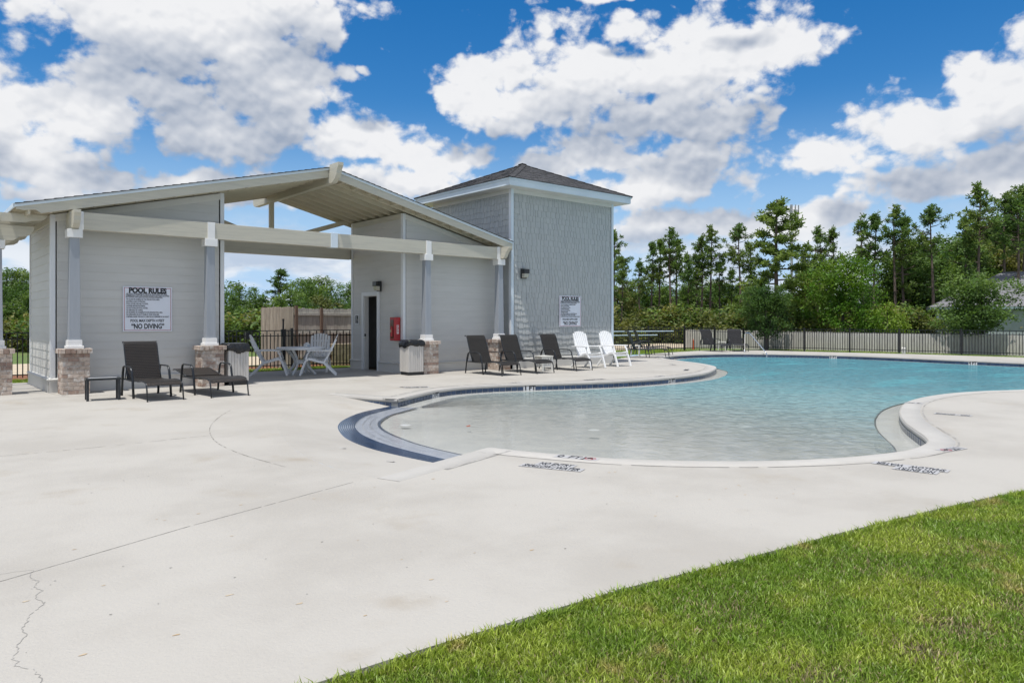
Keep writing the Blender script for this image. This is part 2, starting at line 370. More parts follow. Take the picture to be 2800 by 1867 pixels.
def empty(name, label, cat, loc=(0, 0, 0), rz=0, group=None):
    o = bpy.data.objects.new(name, None); COL.objects.link(o); o.empty_display_size = .2
    o.location = loc; o.rotation_euler.z = rz; o['label'] = label; o['category'] = cat
    if group: o['group'] = group
    return o
KIDS = {}
def dup(root, label, loc, rz=None, group=None, scale=None):
    def rec(o, par):
        c = o.copy(); COL.objects.link(c); c.parent = par
        for ch in list(o.children): rec(ch, c)
        return c
    r = rec(root, None); r.location = loc
    if rz is not None: r.rotation_euler.z = rz
    if scale: r.scale = scale
    r['label'] = label
    if group: r['group'] = group
    return r
def clip(poly, a, b, c):   # keep a*s+b*t<=c
    out = []
    for i in range(len(poly)):
        p, q = poly[i], poly[(i + 1) % len(poly)]
        dp = a * p[0] + b * p[1] - c; dq = a * q[0] + b * q[1] - c
        if dp <= 0: out.append(p)
        if dp * dq < 0:
            k = dp / (dp - dq); out.append((p[0] + (q[0] - p[0]) * k, p[1] + (q[1] - p[1]) * k))
    return out
def area(p): return abs(sum(p[i][0]*p[(i+1)%len(p)][1]-p[(i+1)%len(p)][0]*p[i][1] for i in range(len(p))))/2 if len(p) > 2 else 0
def spline(pts, step=.12, closed=False, tension=.5):
    out = []; n = len(pts)
    rng = range(n) if closed else range(n - 1)
    for i in rng:
        g = lambda k: pts[k % n] if closed else pts[max(0, min(n - 1, k))]
        p0, p1, p2, p3 = [Vector(g(i + k)) for k in (-1, 0, 1, 2)]
        L = (p2 - p1).length; m = max(1, int(L / step))
        d1 = (p2 - p0) * tension; d2 = (p3 - p1) * tension
        # limit tangents to the chord
        for dd in (d1, d2):
            if dd.length > L * 1.2: dd *= L * 1.2 / dd.length
        for k in range(m):
            t = k / m; t2 = t * t; t3 = t2 * t
            out.append(p1 * (2*t3-3*t2+1) + d1 * (t3-2*t2+t) + p2 * (-2*t3+3*t2) + d2 * (t3-t2))
    if not closed: out.append(Vector(pts[-1]))
    return out
def resample(pts, n):
    pts = [Vector(p) for p in pts]; L = [0]
    for a, b in zip(pts, pts[1:]): L.append(L[-1] + (b - a).length)
    out = []; j = 0
    for i in range(n):
        s = L[-1] * i / (n - 1)
        while j < len(pts) - 2 and L[j + 1] < s: j += 1
        k = (s - L[j]) / max(1e-9, L[j + 1] - L[j]); out.append(pts[j].lerp(pts[j + 1], min(1, max(0, k))))
    return out
def offset(pts, d, closed=False):
    n = len(pts); out = []
    for i in range(n):
        a = pts[(i - 1) % n] if closed else pts[max(0, i - 1)]; b = pts[(i + 1) % n] if closed else pts[min(n - 1, i + 1)]
        t = (b - a); t.normalize(); out.append(pts[i] + Vector((-t.y, t.x)) * d)   # left of travel
    return out
def text(txt, size, material, parent, name, mtx, width=None, bold=0, align='LEFT', maxw=None):
    cu = bpy.data.curves.new('t', 'FONT'); cu.body = txt; cu.size = size; cu.offset = bold; cu.extrude = .0006; cu.align_x = align; cu.resolution_u = 3
    o = bpy.data.objects.new('t', cu); COL.objects.link(o)
    dg = bpy.context.evaluated_depsgraph_get(); me = bpy.data.meshes.new_from_object(o.evaluated_get(dg))
    bpy.data.objects.remove(o)
    if width and len(me.vertices):
        xs = [v.co.x for v in me.vertices]; w = max(xs) - min(xs); k = width / w if not maxw or w > maxw else 1
        for v in me.vertices: v.co.x *= k
    me.materials.clear(); me.materials.append(MAT[material]); me.transform(mtx)
    return me
def joinmesh(name, ms, material, parent, **kw):
    bm = bmesh.new()
    for x in ms: bm.from_mesh(x)
    me = bpy.data.meshes.new(name); bm.to_mesh(me); bm.free(); me.materials.append(MAT[material])
    return link(name, me, parent, **kw)
def frame_uz(V, sgn=-1):      # wall facing -V: (s,t,d)->(s, V - d, t)
    return lambda s, t, d: (s, V + sgn * d, t)
def frame_vz(U, sgn=-1):
    return lambda s, t, d: (U + sgn * d, s, t)

# ------------------------------------------------------------------ pool outline
FAR = [(7.35,12.02),(8.19,12.58),(9.06,13.08),(9.77,13.26),(10.55,13.22),(11.23,13.04),(12.48,12.56),(13.90,12.12),(15.52,11.98),(17.27,12.18),(18.79,12.76),(20.21,13.58),(20.95,14.25),(21.79,15.36),(22.46,16.59),(23.09,17.66),(23.75,18.45),(24.76,19.08),(26.5,19.55),(28.2,19.35),(29.44,18.78),(30.42,17.64),(31.25,15.96),(31.62,14.36),(31.55,12.54),(31.19,10.70),(31.0,8.9),(30.6,6.5),(29.5,4.6),(27.5,3.5),(25,3.3),(22,3.9),
       (18.81,4.83),(17.73,5.30),(16.57,5.58),(15.27,5.62),(14.10,5.45),(12.94,5.09),(12.1,4.75),(11.36,4.39),(10.67,3.99),(10.14,3.68),(9.70,3.50),(9.05,3.44),(8.44,3.55),(7.75,3.80),(7.07,4.20),(6.51,4.68),(6.06,5.20),(5.85,5.55),(5.66,5.96),(5.50,6.35),(5.37,6.73)]
EDGE = spline(FAR, .10)          # from the far beach corner round to the near beach corner, pool on the right-hand side... 
FC = Vector((7.35, 12.02)); NC = Vector((5.37, 6.73))
WF = Vector((6.72, 13.73)); WN = Vector((3.50, 6.12))
RS = spline([(6.72,13.73),(5.34,12.24),(4.24,10.21),(3.65,8.46),(3.42,7.10),(3.50,6.12)], .15)
GO = spline([(7.29,12.18),(6.44,11.73),(5.74,11.07),(5.32,10.48),(5.01,9.80),(4.80,9.15),(4.69,8.37),(4.71,7.71),(4.76,7.18),(4.86,6.57)], .1)
GM = spline([(7.35,12.02),(6.80,11.66),(6.23,11.24),(5.60,10.43),(5.23,9.61),(5.04,8.79),(4.98,7.98),(5.00,7.14),(5.04,6.63)], .1)
GI = spline([(7.62,11.78),(7.1,11.45),(6.57,11.08),(6.00,10.42),(5.63,9.64),(5.40,8.69),(5.32,8.0),(5.33,7.24),(5.40,6.74)], .1)
WZ = -.15
deck = None
def fill2d(outer, holes, z, mb=None, inner=None):
    loops = [outer] + holes
    vs = [Vector(p[:2]) for l in loops for p in l]; es = []; k = 0
    for l in loops:
        es += [(k + i, k + (i + 1) % len(l)) for i in range(len(l))]; k += len(l)
    if inner: vs += [Vector(p) for p in inner]
    r = geometry.delaunay_2d_cdt(vs, es, [], 0, 1e-5)
    return r[0], r[2]
def pip(p, poly):
    x, y = p[0], p[1]; c = False; j = len(poly) - 1
    for i in range(len(poly)):
        xi, yi = poly[i][0], poly[i][1]; xj, yj = poly[j][0], poly[j][1]
        if (yi > y) != (yj > y) and x < (xj - xi) * (y - yi) / (yj - yi) + xi: c = not c
        j = i
    return c
def sheet(name, outer, holes, z, material, parent=None, edge=None, inner=None, zf=None, **kw):
    v, f = fill2d(outer, holes, z, inner=inner)
    f = [t for t in f if (lambda c: pip(c, outer) and not any(pip(c, h) for h in holes))(sum((v[i] for i in t), Vector((0, 0))) / len(t))]
    mb = MB(); mb.add([(p.x, p.y, zf(p) if zf else z) for p in v], f)
    if edge:
        for l in [outer] + holes:
            n = len(l); mb.add([(p[0], p[1], z) for p in l] + [(p[0], p[1], z - edge) for p in l], [(i, (i+1)%n, n+(i+1)%n, n+i) for i in range(n)])
    me = bpy.data.meshes.new(name); me.from_pydata(mb.v, [], mb.f); me.materials.append(MAT[material]); me.update()
    bm = bmesh.new(); bm.from_mesh(me)
    for fc in bm.faces:
        if abs(fc.normal.z) > .5 and fc.normal.z < 0: fc.normal_flip()
    bm.to_mesh(me); bm.free()
    return link(name, me, parent, **kw)

# ------------------------------------------------------------------ ground sheets
ground = sheet('lawn', [(-400, -60), (500, -60), (500, 500), (-400, 500)], [[(-9.9, 2.8), (20, -9.8), (34.9, -2), (35.9, 8), (35.7, 13.3), (34.3, 18), (33.9, 20.4), (31.2, 21.9), (28.8, 21.7), (20.2, 21.3), (-9.9, 21.0)]], -.05, 'grassfar', kind='structure')
lawnnear = sheet('lawn_near', [(-6, -4), (18, -6), (12.1, .92), (7.62, 2.06), (5.56, 2.44), (3.97, 2.66), (3.1, 2.8), (2.34, 2.86), (1.33, 2.92), (-6, 3.0)], [], -.030, 'grassbase', kind='structure')
sheet('mulch_bed', [(-30, 22.9), (8, 22.7), (14, 22.9), (14, 24.6), (-30, 24.6)], [], -.040, 'mulch', kind='structure')
sheet('mulch_bed', [(29.5, 22.9), (31, 22.6), (31.6, 23.2), (30.2, 23.6)], [], -.040, 'mulch', kind='structure')
sheet('road', [(-90, 24.9), (200, 24.9), (200, 31), (-90, 31)], [], -.036, 'road', kind='structure')
RSl = [p for p in RS]
holeloop = [p for p in EDGE] + [Vector(p) for p in reversed(RSl)]
NEARE = [(-10, 2.95), (-3, 2.9), (1.33, 2.82), (2.34, 2.76), (3.1, 2.70), (3.97, 2.56), (5.56, 2.34), (7.62, 1.96), (12, .85), (20, -1.6), (30, -4)]
deckout = spline(NEARE, .5) + [Vector(p) for p in [(34.5, -2), (35.2, 8.9), (35.05, 13.2), (33.9, 17.6), (33.4, 20.1), (31, 21.6), (28.87, 21.45), (26.4, 21.1), (24, 20.25), (20.96, 18.7), (19.65, 18.5), (19.65, 21.15), (-10, 21.05)]]
deck = sheet('pool_deck', deckout, [holeloop], 0, 'deck', edge=.14, kind='structure')
# zero-entry ramp
n = 40; A = resample(RS, n); B = resample(GO, n)
mb = MB(); m_ = 8
mb.add([(*(A[i].lerp(B[i], j / (m_ - 1))), -.15 * (j / (m_ - 1)) ** 1.25) for i in range(n) for j in range(m_)], [(i*m_+j, i*m_+j+1, (i+1)*m_+j+1, (i+1)*m_+j) for i in range(n-1) for j in range(m_-1)])
mb.build('entry_ramp', 'deck', smooth_=True, kind='structure')

# joints, cracks, stains on the deck
def ribbon(name, pts, w, z, material, parent, jit=0, gap=0):
    pts = [Vector(p) for p in pts]; mb = MB(); rr = random.Random(len(pts) * 7 + int(pts[0].x * 100))
    A = offset(pts, w / 2); B = offset(pts, -w / 2)
    for i in range(len(pts) - 1):
        if rr.random() < gap: continue
        k = 1 + jit * (rr.random() - .5)
        mb.add([(*A[i], z), (*A[i+1], z), (*B[i+1].lerp(A[i+1], .5 - .5*k), z), (*B[i].lerp(A[i], .5 - .5*k), z)], [(0, 1, 2, 3)])
    return mb.build(name, material, parent)
ribbon('control_joint', resample([(.0, 4.92), (.46, 5.09), (1.65, 5.57), (3.25, 6.10)], 120), .0055, .002, 'joint', deck, .8, .04)
ribbon('control_joint', resample([(.0, 9.85), (.90, 9.80), (1.95, 9.75), (3.17, 9.80)], 80), .008, .002, 'joint', deck, .8, .18)
ribbon('control_joint', resample(spline([(4.3, 12.35), (3.86, 11.58), (3.43, 10.65), (3.16, 9.80), (3.01, 9.01), (2.98, 8.12), (3.06, 7.19)], .1), 90), .010, .002, 'joint', deck, .9, .15)
ribbon('control_joint', resample([(-4, 16.55), (2.6, 16.55), (14.3, 16.55), (21.5, 16.55)], 200), .012, .002, 'joint', deck, .8, .18)
ribbon('control_joint', [(2.45, 17.5), (2.62, 16.56)], .012, .002, 'joint', deck)
cr = [(.64,5.20),(.62,5.12),(.60,5.05),(.635,4.96),(.60,4.86),(.625,4.77),(.575,4.66),(.61,4.56),(.575,4.48),(.52,4.40),(.50,4.31),(.47,4.22),(.48,4.13),(.44,4.05),(.43,3.97),(.40,3.90),(.415,3.84),(.395,3.80),(.44,3.75),(.46,3.67),(.47,3.62),(.455,3.50),(.47,3.3),(.44,3.0)]
jc = []
for a, b in zip(cr, cr[1:]):
    for k in range(5):
        jc.append((a[0] + (b[0]-a[0])*k/5 + rnd.uniform(-.008, .008), a[1] + (b[1]-a[1])*k/5 + rnd.uniform(-.005, .005)))
ribbon('crack', jc, .0038, .002, 'seam', deck, .9, .05)
ribbon('crack', [(-.2, 5.3), (.1, 5.33), (.28, 5.31), (.42, 5.24), (.55, 5.23), (.64, 5.20)], .003, .002, 'joint', deck, .9)
mbs = MB()
for i in range(46):
    U = rnd.uniform(.3, 6); V = rnd.uniform(2.9, 6)
    if U > 4.2 and V > 5: continue
    r0 = rnd.uniform(.006, .018); k = 7; a0 = rnd.random() * 6
    mbs.add([(U + math.cos(a0 + 6.283*j/k) * r0 * rnd.uniform(.5, 1.8), V + math.sin(a0 + 6.283*j/k) * r0 * rnd.uniform(.3, .8), .002) for j in range(k)], [tuple(range(k))])
mbs.build('rust_spots', 'stain', deck, kind='stuff')

# ------------------------------------------------------------------ pool
pool = empty('swimming_pool', 'freeform swimming pool with zero entry beach and blue waterline tiles', 'pool', (0, 0, 0))
def sweep(name, pts, prof, material, parent, closed=False, smooth_=True):
    # prof: (offset to pool side, z); pool lies right of travel
    rows = [offset(pts, -o, closed) for o, z in prof]; mb = MB(); n = len(pts); k = len(prof)
    mb.add([(*rows[j][i], prof[j][1]) for i in range(n) for j in range(k)], [(i*k+j, i*k+j+1, ((i+1)%n)*k+j+1, ((i+1)%n)*k+j) for i in range(n if closed else n-1) for j in range(k-1)])
    return mb.build(name, material, parent, smooth_=smooth_)
prof = [(-.30, -.004), (-.298, .0025), (-.03, .003), (-.008, -.001), (.008, -.012), (.013, -.035), (.008, -.060), (-.015, -.068)]
LF = resample([WF, FC], 20); LN = resample([NC, WN], 20)
sweep('coping', [p for p in EDGE], prof, 'coping', pool)
sweep('coping', LF, prof, 'coping', pool); sweep('coping', LN, prof, 'coping', pool)
mb = MB()
for L_ in (EDGE, LF, LN):
    A = offset(L_, .0); n = len(A)
    mb.add([(*p, -.06) for p in A] + [(*p, -1.4) for p in A], [(i, i+1, n+i+1, n+i) for i in range(n-1)])
mb.build('wall', 'grout', pool)
# waterline tiles: the nearest ones one by one, the far run joined
def arc_len(pts):
    L = [0]
    for a, b in zip(pts, pts[1:]): L.append(L[-1] + (b - a).length)
    return L
def along(pts, L, s):
    import bisect
    j = min(len(pts) - 2, max(0, bisect.bisect_right(L, s) - 1)); k = (s - L[j]) / (L[j+1] - L[j])
    t = (pts[min(j+2, len(pts)-1)] - pts[max(0, j-1)]).normalized(); return pts[j].lerp(pts[j+1], k), t
marks = {}
def tilerun(pts, name_far=False):
    L = arc_len(pts); s = .01; out = []
    while s + .152 < L[-1]:
        out.append((s, s + .146)); s += .152
    return L, out
tile_me = MB().box((-.069, -.001, -.071), (.069, .008, .071)).mesh('tile', 'tile', bevel=.003)
farm = MB(); cnt = 0
labels = [('0 FT', 8.75, 13.0), ('1 FT', 11.35, 12.98), ('2 FT', 15.6, 11.98), ('3 FT', 31.55, 15.3), ('4 FT', 31.15, 9.7)]
def addtiles(pts):
    global cnt
    L, runs = tilerun(pts)
    skip = {}
    for txt, u, v in labels:
        best = min(range(len(runs)), key=lambda i: (along(pts, L, runs[i][0])[0] - Vector((u, v))).length)
        if (along(pts, L, runs[best][0])[0] - Vector((u, v))).length < .6: skip[best] = txt; skip[best + 1] = None
    for i, (a, b) in enumerate(runs):
        p, tg = along(pts, L, (a + b) / 2); ang = math.atan2(tg.y, tg.x) + math.pi
        nr = Vector((tg.y, -tg.x)); p = p + nr * .001
        if i in skip:
            # pale tile with a letter group
            mt = Matrix.Translation((p.x, p.y, -.145)) @ Matrix.Rotation(ang, 4, 'Z')
            me = MB().box((-.073, .001, -.075), (.073, .009, .075)).mesh('number_tile', 'tilepale'); me.transform(mt)
            tl = link('number_tile', me, pool)
            continue
        if p.x < 21.4 or (p.x < 13 and p.y < 6):
            if cnt < 300 and (p.y > 11 or (8.5 < p.x < 12.5)):
                cnt += 1; link('tile', tile_me, pool, (p.x, p.y, -.145), ang); continue
        c, s_ = math.cos(ang), math.sin(ang)
        farm.add([(p.x + c*x - s_*y, p.y + s_*x + c*y, -.145 + z) for z in (-.075, .075) for x, y in ((-.073, 0), (.073, 0), (.073, .008), (-.073, .008))],
                 [(0,3,2,1),(4,5,6,7),(0,1,5,4),(1,2,6,5),(2,3,7,6),(3,0,4,7)])
    for i, txt in skip.items():
        if not txt: continue
        a = runs[i][0]; p, tg = along(pts, L, a + .15); ang = math.atan2(tg.y, tg.x) + math.pi
        nr = Vector((tg.y, -tg.x)); q = p + nr * .0125
        # letters stand on the tile, facing the pool
        lm = Matrix.Translation((q.x, q.y, -.142)) @ Matrix.Rotation(math.atan2(nr.y, nr.x) + math.pi / 2, 4, 'Z') @ Matrix.Rotation(R(90), 4, 'X') @ Matrix.Translation((-.135, 0, 0))
        me = text(txt, .13, 'ink', pool, 'n', lm, width=.27, bold=.006)
        joinmesh('depth_number', [me], 'ink', pool)
addtiles(EDGE); addtiles(LF); addtiles(LN)
farm.build('tile', 'tilestuff', pool, kind='stuff')
# ledge with blue edging line just under the water
def depthat(p):
    x = p.x
    xs = [4.7, 8, 11, 15.5, 19, 28]; ds = [.0, .12, .28, .58, .85, 1.1]
    return float(np.interp(x, xs, ds)) 
sweep('ledge', EDGE, [(.0, -.175), (.34, -.175), (.35, -.20), (.36, -.9)], 'tilepale', pool, smooth_=False)
sweep('ledge_edging', EDGE[4:-4], [(.325, -.170), (.372, -.170), (.372, -.24)], 'tile', pool, smooth_=False)
# gutter: blue grating bars between the ramp and the white beach tile
nb = 9; n = 70; A = resample(GO, n); B = resample(GM, n)
for k in range(nb):
    a, b = (k + .09) / nb, (k + .86) / nb
    mb = MB(); vs = []
    for i in range(n):
        p = A[i].lerp(B[i], a); q = A[i].lerp(B[i], b); vs += [(*p, -.152), (*p, -.146), (*q, -.146), (*q, -.152)]
    mb.add(vs, [(i*4+j, i*4+j+1, (i+1)*4+j+1, (i+1)*4+j) for i in range(n-1) for j in range(3)])
    mb.build('gutter_bar', 'tile', pool)
mb = MB(); C_ = resample(GI, n)
mb.add([(*x, -.156) for x in A] + [(*x, -.156) for x in B], [(i, i+1, n+i+1, n+i) for i in range(n-1)]); mb.build('gutter_channel', 'grout', pool)
for k in range(3):
    mb = MB(); pa = [B[i].lerp(C_[i], (k + .03) / 3) for i in range(n)]; pb = [B[i].lerp(C_[i], (k + .97) / 3) for i in range(n)]
    mb.add([(*x, -.1585) for x in pa] + [(*x, -.1585) for x in pb], [(i, i+1, n+i+1, n+i) for i in range(n-1)]); mb.build('beach_tile_band', 'tilewhite', pool)
mb = MB(); Co = offset(C_, -.0); Ci = [C_[i] + (C_[i] - B[i]).normalized() * .045 for i in range(n)]
mb.add([(*x, -.1575) for x in Co] + [(*x, -.1575) for x in Ci], [(i, i+1, n+i+1, n+i) for i in range(n-1)]); mb.build('beach_edging', 'tile', pool)
# water sheet and floor
wloop = [p for p in EDGE] + [Vector(p) for p in resample([NC, GM[-1]], 4)[1:]] + [p for p in reversed(GM)][1:-1]
offl = offset(EDGE[3:-3], -.345)
inner = [p for p in offl if pip(p, wloop)] + [p for p in offset(EDGE[3:-3], -.375) if pip(p, wloop)]
x = 5
while x < 32:
    y = 3.5
    while y < 20:
        if pip((x, y), wloop): inner.append(Vector((x + rnd.uniform(-.1, .1), y + rnd.uniform(-.1, .1))))
        y += .55
    x += .55
En = np.array([[p.x, p.y] for p in EDGE]); Gn = np.array([[p.x, p.y] for p in GI])
def wdepth(p):
    q = np.array([p.x, p.y]); de = np.sqrt(((En - q) ** 2).sum(1)).min()
    dg = np.sqrt(((Gn - q) ** 2).sum(1)).min()
    if de < .352: return .02
    ig = pip((p.x, p.y), ring)
    if ig: return .012
    return max(.03, min(depthat(p), dg * .09 + .02) if p.x < 9 else depthat(p))
ring = [p for p in GM] + [p for p in reversed(GI)]
water = sheet('pool_water', wloop, [], WZ, 'water', None, inner=inner, kind='structure')
me = water.data; at_ = me.attributes.new('depth', 'FLOAT', 'POINT')
dvals = [wdepth(v.co) for v in me.vertices]; at_.data.foreach_set('value', dvals)
fl = MB(); fl.add([(v.co.x, v.co.y, -.162 - (d if d > .0201 else 0) * 1.0) for v, d in zip(me.vertices, dvals)], [tuple(p.vertices) for p in me.polygons])
fl.build('pool_floor', 'plaster', pool)
for (x, y) in ((8.1, 7.6), (10.2, 6.3), (6.2, 9.9)):
    mb = MB(); k = 18; z = -.158
    mb.add([(x + .085 * math.cos(6.283*i/k), y + .085 * math.sin(6.283*i/k), z) for i in range(k)] + [(x, y, z + .004)], [(i, (i+1) % k, k) for i in range(k)])
    mb.build('floor_inlet', 'whitepaint', pool)
# deck drains
for (x, y) in ((4.70, 9.49), (5.43, 10.72), (4.27, 8.29), (4.19, 7.08)):
    f = 0
    mb = MB(); zz = -.15 * .75 ** 1.25 if False else None
for (x, y, z) in ((4.45, 9.49, -.085), (5.12, 10.85, -.085), (4.22, 8.2, -.07), (4.25, 7.1, -.075)):
    mb = MB(); k = 14
    mb.add([(x + .05 * math.cos(6.283*i/k), y + .05 * math.sin(6.283*i/k), z) for i in range(k)] + [(x, y, z + .002)], [(i, (i+1) % k, k) for i in range(k)])
    mb.build('deck_drain', 'seam', deck)
# handrail into the water
hr = empty('pool_handrail', 'chrome handrail leading down into the far end of the pool', 'handrail', (31.0, 19.2, 0))
p1 = Vector((34.6 * .648 + 11.09 * .7615, 34.6 * .7615 - 11.09 * .648, 0)); p2 = Vector((32.9 * .648 + 11.55 * .7615, 32.9 * .7615 - 11.55 * .648, 0))
hr.location = p1; dd = p2 - p1
def hp(k, z): return (dd.x * k, dd.y * k, z)
MB().tube([hp(0, 0), hp(0, .80), hp(.02, .88), hp(.08, .92), hp(.20, .92), hp(.26, .89), hp(.93, .10), hp(.985, .02), hp(1, -.08), hp(1, -.5)], .024, 10).build('rail', 'chrome', hr, smooth_=True)
MB().tube([(0, 0, .0), (0, 0, .015)], .06, 12).build('base_plate', 'chrome', hr)

# depth and warning markings set into the deck
def marker(name, label, lines, loc, ang, w, h, plates=True, sym=None):
    o = empty(name, label, 'deck marking', (loc[0], loc[1], .004), ang)
    return o
def deck_sign(label, loc, ang, rows, sym=None, size=.15):
    o = empty('deck_marking', label, 'deck marking', (loc[0], loc[1], .0042), ang)
    for (txt, x0, y0, w, hgt) in rows:
        MB().box((x0 - .03, y0 - .02, 0), (x0 + w + .03, y0 + hgt + .02, .001)).build('tile_plate', 'plate', o)
        me = text(txt, hgt * 1.5, 'ink', o, 'l', Matrix.Translation((x0, y0 + .003, .002)), width=w, bold=.0035)
        joinmesh('lettering', [me], 'ink', o)
    if sym:
        x, y = sym; mb = MB(); k = 20
        MB().box((x - .08, y - .02, 0), (x + .09, y + .13, .001)).build('tile_plate', 'plate', o)
        for i in range(k):
            a, b = 6.283*i/k, 6.283*(i+1)/k
            mb.add([(x + math.cos(a)*.062, y + .06 + math.sin(a)*.062, .0025), (x + math.cos(b)*.062, y + .06 + math.sin(b)*.062, .0025), (x + math.cos(b)*.05, y + .06 + math.sin(b)*.05, .0025), (x + math.cos(a)*.05, y + .06 + math.sin(a)*.05, .0025)], [(0, 1, 2, 3)])
        mb.obox((x - .042, y + .10, .0025), (x + .042, y + .02, .0025), .012, .001)
        mb.build('no_diving_ring', 'signred', o)
        MB().tube([(x - .03, y + .05, .004), (x + .0, y + .075, .004), (x + .03, y + .05, .004)], .008, 5).build('diver_figure', 'ink', o)
    return o
aN = math.atan2(5.40 - 5.85, 5.74 - 5.54)      # reading direction of the near markings
deck_sign('pale tiles reading 0 FT with no diving symbol on the near coping', (5.545, 5.77), aN, [('0', 0, 0, .07, .12), ('FT.', .13, 0, .16, .12)], (.38, 0))
deck_sign('NO ENTRY SHALLOW WATER lettering on deck below the 0 FT tiles', (4.935, 5.645), aN, [('NO ENTRY', .12, .15, .36, .11), ('SHALLOW', 0, 0, .31, .11), ('WATER', .36, 0, .26, .11)])
deck_sign('NO ENTRY SHALLOW WATER lettering on deck near the small pool inlet', (8.05, 2.72), R(98), [('NO ENTRY', .06, .17, .34, .12), ('SHALLOW', 0, 0, .32, .12), ('WATER', .38, 0, .26, .12)])
deck_sign('pale tiles reading 1 FT with no diving symbol beside the pool inlet', (9.58, 3.16), R(172), [('1 FT', 0, 0, .2, .12)], (.30, 0))
deck_sign('paired lettering plates on deck right of the rounded coping bend', (12.98, 4.05), R(100), [('NO', 0, 0, .12, .12), ('DIVING', .2, 0, .26, .12)])
deck_sign('small 2 FT tiles on the coping at the rounded bend', (14.2, 5.22), R(90), [('2 FT', 0, 0, .22, .1)])
for i, (u, v, a, lab, rows) in enumerate([
    (9.25, 13.85, R(150), 'warning lettering on deck above the 0 FT waterline tile', [('NO ENTRY', .0, .15, .5, .1), ('SHALLOW WATER', 0, 0, .62, .1)]),
    (11.6, 13.35, R(168), 'faint NO DIVING lettering on deck above the 1 FT tile', [('1 FT', 0, 0, .22, .1)]),
    (13.9, 12.75, R(172), 'NO DIVING lettering on deck left of the 2 FT tile', [('NO DIVING', 0, 0, .6, .12)]),
    (15.9, 12.4, R(180), 'deck marking at the coping beside the 2 FT tile', [('2 FT', 0, 0, .3, .12)]),
    (18.6, 13.6, R(210), 'NO DIVING lettering at the tip of the deck peninsula', [('NO DIVING', 0, 0, .55, .12)]),
    (20.3, 15.5, R(235), 'small marking on the deck beside the narrow pool bay', [('3 FT', 0, 0, .3, .12)])]):
    deck_sign(lab, (u, v), a, rows)
# seam between coping and deck, patched grey here and there
for seg in ((0, len(EDGE)),):
    pts = [q for q in offset(EDGE, .335) if min((q - e).length for e in EDGE) > .322]
    pts = resample(spline(pts[::3], .08), 700)
    ribbon('coping_seam', pts, .022, .0033, 'seam', deck, .8, .12)
ribbon('coping_seam', resample(offset(LN, .335), 60)[2:40], .04, .0033, 'seam', deck, .8, .1)
lf = empty('fallen_leaf', 'small orange brown leaf floating on the shallow water', 'leaf', (6.85, 9.1, -.148), .6)
MB().add([(-.06, 0, 0), (-.02, .035, .004), (.04, .02, .002), (.075, 0, .008), (.03, -.025, .002), (-.03, -.03, .003)], [(0, 1, 2, 3, 4, 5)]).build('leaf_blade', 'rust', lf)

# ------------------------------------------------------------------ pavilion
RC = 8.52
def zt(u): return 5.43 - .2425 * abs(u - RC)          # roof top surface
def zw(u): return zt(u) - .262                         # wall top / rafter underside
pav = empty('pool_pavilion', 'grey lap sided pool pavilion with open gabled breezeway and brick piers', 'pavilion', (0, 0, 0))
def boards(fr, s0, s1, z0, z1, topf, parent, openings=(), ex=.187, material='siding', skip_top=None):
    z = z0; out = []
    while z < z1:
        segs = [(s0, s1)]
        for (a, b, c, d) in openings:
            if z + ex > c and z < d:
                ns = []
                for p, q in segs:
                    if b <= p or a >= q: ns.append((p, q)); continue
                    if a > p: ns.append((p, a))
                    if b < q: ns.append((b, q))
                segs = ns
        for p, q in segs:
            poly = [(p, z + .001), (q, z + .001), (q, z + ex), (p, z + ex)]
            for (A, B, C) in topf: poly = clip(poly, A, B, C)
            if area(poly) > .004:
                zz = z
                MB().prism(poly, fr, 0, lambda a, b, zz=zz: .0125 - .0095 * (b - zz) / ex).build('siding_board', material, parent)
        z += ex
def lincut(u0, u1, dz=0):   # half-plane z <= line through zw(u0),zw(u1)
    z0_, z1_ = zw(u0) - dz, zw(u1) - dz; k = (z1_ - z0_) / (u1 - u0)
    return (-k, 1, z0_ - k * u0)
